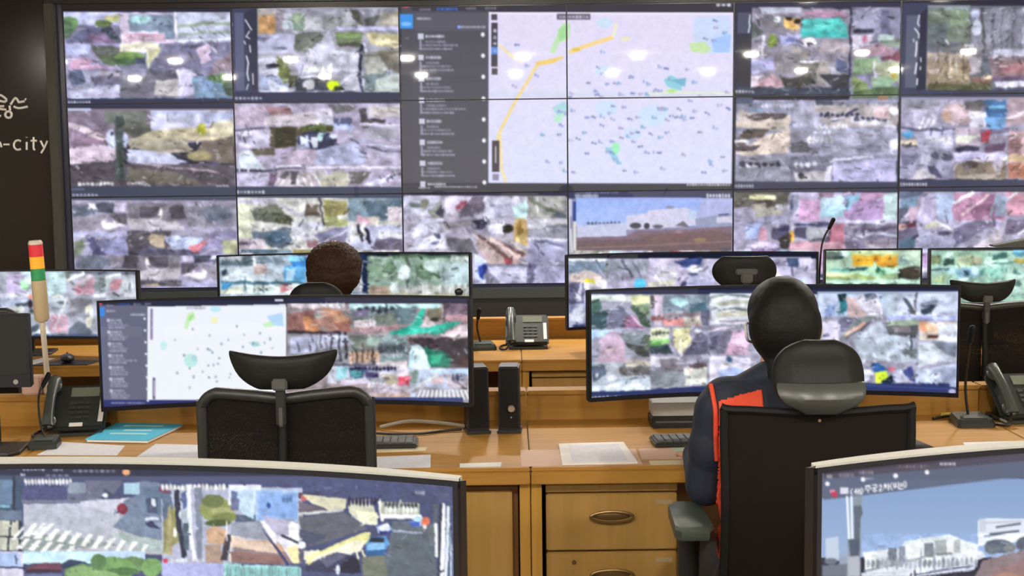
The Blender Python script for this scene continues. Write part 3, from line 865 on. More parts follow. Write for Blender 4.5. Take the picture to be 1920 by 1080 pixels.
ART_WALL += '''
N 5 14 704 116 2548 1384
@ 740 250 4
R 34344a 50 455 2560 480
R a8a4b6 55 480 1310 1130
P c8c8de 55 480 340 480 320 600 55 640
E 70787a 150 545 60 18
E 8a8a80 215 540 30 40
P 7c8078 250 590 350 500 360 640 270 630
P 3c3c48 290 600 355 540 358 640
P d8d0e4 370 485 580 485 440 620 370 600
P a05c70 440 550 530 510 540 560 460 580
L c0b4c4 26 420 640 680 500
P 6c6674 580 490 670 490 670 580 500 640 470 620
R c4c4da 680 485 1000 640
P a0a0b8 740 540 880 530 900 640 760 640
P b8d8dc 880 560 1000 510 1000 640 900 640
R 9a9a98 1005 480 1310 640
L d8dcdc 12 1075 490 1080 600
L 6e7468 26 1020 500 1300 640
E 5c6470 1250 620 50 20
P b4aebe 55 650 160 650 60 760
P d4d4ee 60 760 220 650 240 740 160 800
P d8d8f0 150 790 370 740 380 860 80 870
E 54546c 320 770 26 20
E 50506a 290 815 26 14
P c8c8e0 170 640 360 650 300 740 250 730
P 8a8690 300 670 600 640 590 690 380 720
P a09cac 380 720 580 690 620 760 500 800
E 3a3a48 650 665 70 24
E 50506a 640 700 44 22
P dcdcf2 690 700 830 670 850 740 720 750
E 2c2c24 860 715 44 32
P b49c6c 900 640 1000 640 1000 840 900 800
P 8a7040 920 660 960 660 960 760 930 760
E e8d890 930 790 10 20
P 66666f 385 780 560 790 620 900 400 880
P b8a4a4 590 740 900 900 980 960 700 970 640 880
P 6a5050 620 760 660 760 900 940 870 960
P e0c8c4 680 770 720 770 960 900 940 930
P 785c58 740 780 990 890 980 920
P d8c4b0 780 750 1000 870 990 890
P a85060 820 930 880 930 890 970 840 970
R aaa8b0 1000 650 1310 780
P d4d4e0 1000 650 1160 640 1150 700 1010 710
P 70757c 1160 690 1310 680 1310 780 1020 780
P 9898a8 1000 720 1310 700 1310 780 1000 780
R 9a9ab8 1005 790 1310 960
L dcdcf0 14 1010 792 1310 788
L 50506c 14 1040 800 1120 900
L b4b4d0 16 1100 800 1300 880
L 6c6c88 20 1060 800 1280 840
R 7a7a90 680 970 1310 1160
P c0c0dc 690 990 1000 980 1000 1100 800 1110
P 60607c 1000 960 1070 960 1040 1120 1010 1120
P a8a8c8 1070 970 1310 980 1310 1110 1050 1120
P c8d4f8 590 900 680 940 680 1100 600 1120
P 3050b8 630 990 680 960 670 1080 630 1060
P 2c3a80 650 960 690 990 660 1090
N 34 10 55 480 1310 1130
@ 1060 250 4
R 3c4060 40 440 1280 500
D d0d4e8 90 270 480 12 34
D 7c80a0 100 420 455 14 18
D e8e8fa 1080 1265 475 8 34
G a0b8f8 b4c8ff 100 495 1280 690
P b8bce8 1050 500 1280 490 1280 620 1000 640
R a0b0f0 280 488 1050 510
P ccd0f0 40 500 70 500 70 620 40 640
R 2f4890 78 520 102 660
L d8d8e0 16 60 720 70 880
L e0e0d8 22 90 670 92 885
D 7080a8 180 440 680 9 36
P d0d4f0 110 690 480 670 480 770 110 775
P dcd8f0 480 620 640 600 640 580 930 560 1010 590 1010 680 900 700 480 720
E 9898b8 810 558 36 12
R c4d4f0 940 580 1010 640
E 54545c 550 690 44 22
E 4c4c54 635 692 22 22
E 6c6c74 720 695 40 14
P 74707c 850 690 910 655 960 700
P 9ca0bc 1000 640 1280 600 1280 700 1010 700
P d8d4ec 1160 630 1280 620 1280 670 1160 670
L 484c70 9 1180 612 1250 606
P 86707c 105 775 480 765 560 725 900 720 1280 690 1280 890 105 890
P 756266 105 800 500 790 1280 740 1280 890 105 890
P 7e6668 560 760 1200 720 1280 780 700 830
L 907878 12 120 850 700 830 1280 800
E 9c8464 1040 790 50 14
E b88c94 880 735 30 8
R 605a68 1190 850 1280 885
R c8c8d8 40 510 58 890
N 12 12 105 500 1280 885
@ 1060 0 4
R 33334c 1285 30 2500 720
R 545870 1300 100 1400 260
L f0f0fa 9 1390 120 1385 180 1390 200 1380 250
R 383842 1310 270 1400 650
R 9490a0 1405 70 2110 660
P b8bcd0 1450 60 1760 60 1760 100 1480 110
P 7c7a84 1420 130 1640 110 1700 220 1500 220
P 5c6464 1405 160 1500 250 1405 300
E c8d0d8 1590 150 30 20
P d8b070 1640 140 1760 140 1740 230 1640 200
E 3a2c28 1670 145 26 14
E 302420 1735 165 26 22
E f0c880 1690 210 40 18
P b08ca8 1770 90 2080 80 2100 130 1770 130
P 58c0bc 1770 150 1900 145 2020 130 2090 190 2100 280 1760 280
P 46a8a8 1760 230 2100 250 2090 290 1780 280
E 7a8e48 1550 310 30 50
P b4b8e4 1600 260 1765 260 1750 340 1610 340
R 8088c0 1650 280 1720 320
E e8e4f0 1825 320 50 36
E 3c3c48 1830 335 26 14
P 9a9490 1700 360 1800 380 1830 440 1700 430
P a49aa4 1900 330 2000 290 2110 340 2110 400 1900 400
P 8c8890 1590 400 1700 380 1800 440 1780 560 1590 540
L e4e4f4 16 1486 280 1490 460
P b4b4e0 1410 450 1560 440 1580 520 1410 560
P c0a0ac 1420 640 1560 560 1660 640 1600 665 1420 665
P dcd0e0 1405 580 1500 560 1420 660 1405 660
P 3c3e3c 1600 570 1680 600 1820 560 1880 640 1660 665
P 6a6a66 1760 480 1900 460 1900 600 1780 580
L e0e0ec 16 1770 470 1900 460
P a8a0a0 1900 470 1960 460 1980 640 1860 650
P c8c8dc 1950 500 2020 520 2070 580 2010 580
P 5c6488 2010 440 2090 470 2110 560 2030 540
P 3a3c44 1900 560 2110 570 2110 660 2000 665
R 404858 1310 660 2120 720
D c0c0cc 1290 1430 695 6 24
R 8c8ca4 2120 60 2485 760
P 9a9ab4 2130 80 2330 70 2330 210 2140 210
R 6c6c88 2340 80 2400 260
L 383848 30 2150 235 2270 232
P d0c8dc 2130 260 2280 270 2270 330 2130 380
E b46c88 2220 295 20 24
R c0d4d4 2320 265 2430 315
P 7c8a80 2330 320 2480 300 2480 360 2340 360
P a08494 2150 390 2300 330 2470 380 2480 420 2150 430
P 744858 2340 440 2480 390 2480 460 2350 460
P 7e9878 2140 440 2340 440 2300 560 2140 560
P a8b094 2300 480 2480 460 2480 620 2330 620
L d8d0e8 16 2300 470 2300 590
P 7c9060 2140 560 2250 640 2240 720 2140 740
P 8ca890 2280 590 2450 590 2430 660 2280 670
P 587050 2140 690 2485 650 2485 740 2140 750
E a09848 2440 560 30 40
R a07860 2330 730 2400 770
N 32 10 1405 60 2485 740
@ 1440 0 4
R 404460 980 30 1170 730
R 60647c 1010 120 1110 670
P 2a2c42 1110 110 1155 60 1155 680 1090 690
L e0e0f0 10 1100 120 1090 180 1100 200
L ececf8 10 1070 220 1100 260 1100 290
L e8e8f8 8 1062 300 1065 320
L f4f4ff 11 1085 320 1085 380 1080 430
L ececf8 9 1118 440 1120 470
L f0f0ff 11 1090 480 1080 560
L ececf8 9 1118 510 1116 530
L f4f4ff 10 1098 600 1095 645
D a0a0b8 985 1180 750 12 24
R 6c727c 1160 50 1950 690
R 8a98a0 1160 45 1470 75
P 707a70 1165 80 1470 70 1470 320 1165 320
P 646c74 1165 190 1300 170 1300 330 1165 330
P 7c8c78 1320 80 1470 80 1460 200 1330 200
P 8c8c9c 1480 70 1950 60 1950 420 1480 420
E c4c8dc 1520 210 40 60
E b0b4d0 1510 110 34 40
P 505058 1545 60 1565 60 1585 400 1570 410
L 585860 8 1625 100 1640 400
L 5c6068 8 1700 80 1690 420
L 585c64 8 1780 100 1770 420
E d0d4ec 1880 80 36 24
L c0c4dc 14 1860 220 1850 520
L b4b8d0 12 1890 260 1895 520
P b8b8cc 1640 380 1950 370 1950 420 1640 430
P a89c94 1165 400 1470 400 1480 600 1165 640
P 968878 1165 470 1480 450 1480 660 1165 660
E c8b8b4 1220 540 40 24
P b8a890 1330 520 1420 530 1480 600 1330 610
L d4c8c0 12 1330 430 1330 590
L 746858 10 1300 350 1310 600
L 6c6050 10 1420 320 1430 600
L 5c5248 8 1240 340 1245 480
L e0e0e8 12 1300 310 1310 340
L c8c4c0 10 1370 440 1380 560
D e8e8f4 1430 1510 350 4 26
P b8b0bc 1460 430 1560 430 1550 550 1480 560
P 7c645c 1480 580 1650 590 1620 650 1500 640
E e8d0b8 1610 580 40 16
P 5c5c44 1180 630 1640 640 1640 690 1180 690
P 8a7880 1600 430 1950 430 1950 590 1640 590
P a87c84 1700 480 1840 470 1950 520 1950 560 1700 560
P 705c80 1650 580 1950 580 1950 610 1650 610
P e4e0f8 1660 620 1950 610 1950 660 1670 660
R 4c4c64 1640 665 1950 700
N 34 8 1165 60 1950 690
R 3c405c 980 690 1950 740
@ 1060 0 4
R 9898b0 1300 760 2480 1390
R 505870 1300 740 1420 790
P 8c9cb8 1390 820 1460 800 1500 860 1400 880
D dcdcf4 1480 1720 800 9 30
P bcb4b0 1310 830 1380 850 1700 870 1690 1000 1320 960
P 5c5458 1370 880 1500 850 1680 860 1640 900 1400 910
P c4b8b0 1300 920 1690 890 1680 960 1400 970 1300 960
P 564c48 1380 980 1560 970 1500 1040 1300 1050
P d8c8c0 1480 1040 1690 980 1690 1150 1400 1180 1300 1160
P 4c444c 1300 1110 1500 1090 1420 1140 1300 1140
E e4e4f4 1350 1070 60 26
E 6c5c5c 1340 1090 40 12
P acacc4 1720 780 1900 770 2000 880 1900 960 1720 960
P 484c5c 1880 760 2000 760 2000 830 1900 880
P 8c8a9c 1700 960 1840 1020 1900 1160 1700 1160
P 55545f 1700 1080 1820 1060 1840 1150 1700 1160
P b4acb0 1840 800 2480 790 2480 960 1960 960
D f0f0ff 1880 2120 960 8 44
D e4e4f8 1860 2100 1000 7 36
D 404060 1900 2200 870 8 34
L 3c3c58 18 2000 910 2180 830
L e8e8fc 14 1990 900 2080 880
P d8d4e8 2130 880 2400 900 2480 960 2140 940
D f0f0f8 2200 2440 930 6 30
D 44445c 2150 2400 900 6 30
E f0f0ff 2440 840 40 30
E d8c0c8 2360 850 60 50
P a0a0b8 2010 970 2480 970 2480 1160 2010 1160
P 808098 2130 1100 2350 1090 2380 1150 2200 1150
P e8e8fa 2420 1060 2480 1050 2480 1120 2430 1140
D f0f0fc 1820 2010 1050 6 50
P 8a8a9c 1300 1180 1720 1170 1720 1370 1300 1370
D f0f0ff 1320 1460 1250 3 40
D 3c3c50 1330 1640 1235 6 40
P 6e6e82 1700 1180 2010 1170 2010 1380 1700 1380
D d8d8e8 1720 1900 1240 4 46
P b8b4bc 1720 1300 1980 1290 2000 1370 1740 1375
P e4e4f8 1960 1250 2000 1240 2000 1380 1950 1380
E 2c2c38 1780 1320 24 20
P b8b4dc 2010 1230 2470 1190 2470 1370 2010 1370
L d4d4ec 14 2010 1200 2300 1180
L 7c7c98 8 2100 1280 2300 1290
N 32 10 1300 760 2480 1380
R 353a54 1290 1370 2490 1440
D c4c4d8 1300 1440 1402 7 28
R 3c4460 2490 700 2900 745
@ 1440 250 4
R a09cb4 985 -260 1950 350
P 8c8c9c 990 -240 1260 -240 1260 -180 990 -160
P b4b0c8 1060 -160 1260 -200 1240 -60 1080 -30
L f0f0fc 12 1120 -40 1160 -110
L f0f0fc 12 1160 -30 1200 -100
L f0f0fc 12 1195 -20 1230 -90
P c8b4bc 1290 -210 1560 -230 1560 -60 1300 -60
P 6c6a70 1440 -230 1580 -240 1560 -160 1450 -170
E b89c90 1320 -130 40 40
P d4d4e8 1480 -160 1620 -150 1600 -40 1490 -40
P 3c6898 1570 -230 1750 -240 1750 -100 1620 -110
P 80b8e0 1610 -200 1740 -210 1740 -180 1620 -170
P 6c9ccc 1600 -110 1750 -110 1740 -20 1620 -20
R b09ca8 1765 -260 1950 -60
L e0d4e0 20 1765 -100 1950 -180
L 484860 14 985 -30 1560 -10
L 6c6884 40 1570 0 1760 -20
P 60a8dc 990 10 1060 -20 1090 20 1040 40
P d8ccb8 990 60 1120 40 1120 100 1000 110
R 484450 1000 90 1120 110
P bcbcd8 1090 0 1370 -20 1370 130 1110 100
L 44486a 10 1205 -40 1210 80
L 44486a 10 1285 -40 1290 60
D e8e8f8 1180 1360 50 4 60
P 9a98b4 990 110 1370 140 1370 350 990 350
P 6c6c88 990 170 1130 160 1090 220 1000 250
P c4c4dc 1140 150 1220 160 1190 240 1140 230
P 50506c 1190 250 1240 240 1300 330 1230 335
E 5c5c78 1240 170 34 30
E 54546c 1330 180 40 36
P c8c4cc 1060 340 1140 250 1250 320 1240 350
R b0a4b4 1385 -40 1560 100
P a03c50 1560 0 1640 -30 1630 70 1580 80
P 34304a 1390 110 1470 90 1560 110 1550 140 1390 140
P d8dcd0 1390 20 1560 20 1480 70 1390 80
P 685070 1600 100 1740 70 1750 140 1600 140
R d0ccf4 1385 148 1755 210
P 807468 1390 220 1755 210 1755 350 1390 350
E 4c4448 1500 240 60 30
E d8d0e0 1540 200 30 16
P a8a098 1400 330 1600 290 1740 340 1740 350 1400 350
E b8b0c0 1700 240 36 40
R c4a4ac 1770 -10 1950 170
P 8c6c70 1770 60 1860 20 1860 160 1770 160
R b8a080 1770 170 1950 220
R b87c5c 1770 230 1950 340
P 9c6c60 1770 230 1860 220 1860 340 1770 340
N 32 10 985 -240 1950 350
R 373c58 985 352 1950 430
D ccccdc 990 1190 386 10 26
@ 1440 250 4
R a4a0b8 -230 450 970 880
P 5c5a54 -228 450 180 450 170 550 -228 560
R e0e0b8 -120 465 75 500
P a8a49c -100 540 60 510 140 600 -60 640
P 4c4844 0 500 160 520 140 560 20 550
P 9c9cb8 -100 640 180 590 180 670 -60 680
D ececff 80 180 550 4 50
D d8d8f0 -140 -60 620 3 60
P b4c4f4 -140 680 -40 670 -40 780 -140 780
P e0a8c0 -40 720 0 690 30 780 -30 800
P 50506a 60 700 180 700 180 800 60 780
D 30345a 100 180 700 4 50
P d4c8e8 -120 820 60 800 140 850 -140 870
D 6c6088 -100 120 860 9 30
P 3a3838 100 780 190 740 190 850 120 850
E d8a048 200 760 14 40
E e8c870 205 780 8 16
L d8dce8 12 205 650 200 720
R c0b8d8 190 450 585 660
R c49cc4 255 500 400 650
P 8c90a8 190 460 250 460 240 560 190 640
L 404c70 16 210 480 190 560
P a0c4d8 400 520 580 480 580 620 420 640
P bcd4e8 420 470 580 460 580 530 420 540
R 907c94 390 450 500 480
R 3f4468 220 665 470 690
P 3c4058 220 700 310 700 310 790 220 760
P a8acb4 310 710 450 700 450 780 320 780
P 5c5c70 320 780 470 760 460 790 330 800
R a86c80 480 670 585 800
P c098a8 190 800 585 800 585 870 190 870
R 403040 470 670 480 800
R b08cb0 590 450 870 640
P 88b0cc 590 460 700 460 660 560 590 580
L 38506c 12 600 500 600 560
P a890bc 640 520 860 480 860 640 590 640
P c4dce0 870 460 970 450 970 640 870 640
R d8d8f4 590 645 970 670
R 7c7890 590 675 970 880
L b8b8d0 22 640 780 800 730 970 760
L 58546c 26 590 740 700 720 970 700
P 908ca0 600 700 660 690 640 870 600 870
P a098a8 720 790 970 780 970 870 760 870
P 6c647c 590 800 700 790 700 880 590 880
N 32 10 -228 450 970 880
R aeaac4 985 440 1950 880
P 5c6884 985 440 1160 440 1140 480 985 490
P 7c98b4 990 500 1130 470 1100 560 1000 590
P c4bce0 1140 460 1240 450 1240 640 1130 660
P a8b8d8 1240 450 1380 440 1380 640 1280 640
L e0dcf4 12 1170 480 1130 640
P 54586c 985 560 1060 560 1020 650 985 660
L e8e8f8 12 1000 650 1060 580
P c4aac0 1060 560 1130 540 1100 650 1050 660
R b084a0 1380 450 1760 640
P 906888 1500 580 1660 460 1760 450 1740 630 1560 640
L f0ecfc 20 1385 520 1520 445
L e8d0dc 16 1440 600 1640 460
L 8cb0b8 12 1650 620 1700 460
R 8c9cb4 1690 460 1760 610
R cc98ac 1770 445 1950 610
L f0f0ff 18 1770 500 1840 450
L d8a4b8 18 1800 600 1900 470
P 6a6480 985 660 1120 640 1130 780 1000 860 985 860
E d8b4b8 1010 690 36 26
P 5c2c40 1040 660 1100 650 1120 700 1060 700
P 506c80 990 800 1110 750 1110 850 1000 870
P d8d8c8 1180 690 1250 650 1300 690 1180 710
L f0f0fa 16 1260 650 1380 720
P 9898b4 1130 710 1380 720 1380 860 1130 860
E 403c54 1320 740 50 12
P 3c3850 1140 690 1160 670 1170 690
P 6c6884 1385 700 1560 640 1720 660 1400 850
P 9c98b0 1400 840 1600 720 1740 650 1740 700 1500 860
P c8c0cc 1500 860 1740 700 1750 830 1600 860
L d4ccdc 10 1700 690 1760 800
R 6c6480 1770 640 1950 740
L e8e8fc 16 1860 740 1950 700
R c0c4f0 1150 860 1420 885
N 30 10 985 440 1950 880
'''
ART_WALL += '''
C 1840 15 1918 172 77 0
C 1830 190 1918 340 88 0
C 1830 362 1918 468 88 0
C 445 384 745 450 0 83
C 760 384 1060 450 320 83
C 1395 374 1680 440 0 92
C 1395 384 1680 440 305 86
C 140 390 430 445 0 88
'''

# one 49-inch wide monitor, middle row left: map on its left half, four cameras on its right
ART_MAP_MONITOR = '''
R 23253c 170 545 900 775
@ 170 550 4.695
R 6e7088 45 95 500 1000
R 66708e 45 95 120 1000
R 2c2f44 35 65 1725 110
E c84868 78 95 24 14
R 3f8ef0 45 128 120 205
D b8b8c8 140 195 110 4 16
D 3c60b8 240 345 100 8 18
D a0a0b0 375 440 98 4 16
D a0a0b0 475 530 96 4 16
D d4d4e4 138 215 158 7 18
D d8d8e8 345 480 190 10 20
G eef0fc f2fcfe 500 120 1720 935
P f0f4fc 500 120 1720 95 1725 560 1720 935 540 940
P c8f0b8 820 310 850 180 900 160 920 220 870 250 850 320
P a8e090 850 230 880 190 910 190 870 250
E c4eafa 1095 140 50 26
P f4f4c0 1055 215 1120 205 1110 270 1060 260
P b4d8fa 1550 200 1690 170 1700 290 1600 280
P c4f0c0 1510 270 1590 240 1610 290 1530 300
P a8dce0 1390 430 1470 420 1500 460 1430 470
E c0ece8 880 590 60 60
E b0d8e0 910 570 26 26
E c8f0f0 640 460 30 40
D c8c0d8 840 1010 130 12 24
R 8c80ac 522 135 545 410
D d8d0f0 528 545 230 1 20
D d8d0f0 528 545 300 1 20
R 645878 545 740 568 935
L e0e0f0 8 558 770 560 900
R e8e8ff 1620 52 1695 72
R 2c3470 100 940 1740 1000
R 30346c 80 970 1730 1000
D b8b8d0 180 480 966 22 14
@ 520 550 4.695
R a09498 85 90 1690 990
R 2e3048 85 40 1700 80
P 8c6460 90 180 320 140 380 330 90 330
P c48c68 215 210 270 200 400 330 240 330
P 9cacA0 300 170 360 180 560 330 420 330
P b88c74 380 130 560 140 640 230 520 300 400 240
P a88078 300 220 480 200 560 330 440 330
P 94645c 480 260 640 240 640 330 560 330
R d8ccd4 120 90 480 125
D f4f4fc 370 600 105 9 40
P 788890 640 120 1000 100 1000 300 660 310
R b8dce0 640 90 1440 130
D 2c3c44 700 1100 140 7 50
L 34404c 14 965 90 965 200
P 6c6480 660 150 800 140 800 190 660 200
P 5c747c 1000 140 1240 120 1200 260 1020 280
P d8ccd0 660 230 860 220 860 290 680 300
P 748078 860 190 1020 170 1080 280 880 290
P a88c94 660 300 1060 270 1080 330 660 340
P 2cae98 1000 340 1180 270 1280 120 1310 160 1260 280 1420 270 1600 215 1650 225 1440 350 1000 365
P 48c4ae 1180 320 1500 290 1430 350 1100 365
P d4c4c8 1250 300 1320 190 1400 280 1290 300
P 7c7868 1320 130 1440 120 1440 230 1340 240
E 34302c 1385 225 40 20
R 6c5c6c 1470 90 1690 200
L 4c4050 10 1465 90 1465 240
P b4909c 1480 190 1690 180 1690 240 1480 250
P e0d0d8 1440 360 1680 250 1685 375 1440 380
R 3c3440 90 330 560 352
R 8c9098 90 355 1150 640
P b8bcd8 110 380 340 360 330 520 110 520
P c0c4dc 340 360 620 360 620 450 360 500
L 38384c 10 300 370 310 420
L 3c3c50 9 380 360 385 480
L 383848 12 470 350 480 520
L 303040 14 545 340 555 580
L 2c2c38 18 600 340 605 560
L 404050 9 270 430 295 510
L 40405c 8 180 430 185 500
L 4c4c58 8 430 380 435 500
P 747c78 640 360 840 360 860 500 650 520
P 9cb0a8 780 380 900 370 880 460 800 450
P 8ca0a4 900 370 1140 360 1130 600 900 600
D d8dcec 900 1100 520 9 70
D 404850 880 1120 480 12 90
P c8a894 620 510 900 500 900 590 640 610
L 483c3c 14 690 490 695 610
L 483c3c 12 745 440 750 600
L 3c3434 16 840 500 845 640
L 54443c 10 650 500 660 590
L 54443c 10 800 490 800 580
P d8d0d4 860 600 1150 590 1150 650 880 650
R 5c5468 500 620 860 640
R c0c4d4 440 640 1160 800
P 8cc0cc 520 640 620 640 600 740 510 760
P 3c5870 620 650 780 640 750 740 640 750
P 5ca0a8 640 680 740 670 720 730 650 735
D 28284c 640 1080 660 14 36
P 504c78 760 680 900 690 870 740 780 740
E e8ecf4 920 710 26 20
P b0a898 940 700 1060 720 1060 820 960 800
P ccc0d4 440 790 620 760 820 760 800 800 440 800
Z ffffff 810 780 970 830 5 -20 14
P d8d0e0 1040 640 1160 640 1140 760 1060 740
R e05068 1070 730 1160 800
E f07890 1110 780 34 16
P b8b0c0 840 800 1150 800 1180 870 850 890
L d8d0c0 10 980 800 1150 860
P c0a8a0 830 880 1180 870 1180 915 860 915
R 4c444c 1160 390 1690 650
P 8a8088 1160 440 1200 400 1480 390 1440 450
P 443c44 1160 400 1690 385 1690 640 1500 600 1300 470
P d8f0f8 1160 460 1260 450 1300 500 1340 640 1330 760 1170 700
P b4dce8 1160 460 1200 450 1190 700 1165 690
P 2a7c68 1290 480 1450 500 1540 560 1500 640 1340 640
P 3ca084 1340 540 1460 530 1450 610 1350 620
R 4c3838 1600 550 1690 640
R b8c4dc 1170 660 1690 940
P 8c9c98 1170 680 1240 670 1230 790 1170 790
P 708480 1180 700 1230 690 1220 780 1190 790
R b8d0f4 1350 655 1690 700
P c8b0b8 1370 730 1460 720 1460 800 1350 790
P b4acb8 1460 700 1690 720 1690 860 1500 830
D 404868 1540 1660 740 4 60
L d8d8cc 12 1180 850 1420 700
P 9c9aa4 1170 860 1300 800 1420 840 1690 860 1690 960 1300 940
L 5c5058 10 1540 760 1660 850
N 30 14 90 90 1690 910
Z f8f8ff 1250 850 1670 935 12 40 18
R 2c3c74 90 915 1640 960
R 2a3060 90 950 1640 985
P 384890 1600 960 1690 970 1690 1000 1620 1000
N 8 12 500 120 1720 935
'''
for _k in range(8):
    _x,_y=140+_k*5,225+_k*103
    ART_MAP_MONITOR += f'''@ 170 550 4.695
E e8e8f8 {472+_k*4.5} {_y} 11 11
'''
    if _k<7:
        _w=(195,180,180,250,170,165,175)[_k]
        ART_MAP_MONITOR += f'''R c8c8e0 {_x} {_y+2} {_x+28} {_y+30}
D c8c8e0 {_x+34} {_x+128} {_y+14} 8 22
D b4b4d0 {_x+8} {_x+140} {_y+38} 10 18
D a8a8c6 {_x+8} {_x+_w} {_y+58} 12 18
D b8b8d4 {_x+8} {_x+162} {_y+78} 11 18
'''
for _i,(_x,_y) in enumerate([(740,410),(895,315),(1045,370),(1050,500),(1030,490),(1150,445),(1210,410),(1285,290),(1350,365),(1340,470),(1430,440),(1460,450),(1530,435),(1580,400),(940,490),(1070,520),(1130,570),(1120,620),(1080,630),(1035,635),(985,690),(905,735),(1040,740),(1100,735),(1220,740),(870,660),(870,830),(1110,775),(820,545),(760,700),(1230,710),(1500,520),(1600,480),(1490,350)]):
    ART_MAP_MONITOR += f"E {('a0b4c8','90a8b8','b8c0d0')[_i%3]} {_x} {_y} {8+_i%6} {9+_i*3%8}\n"

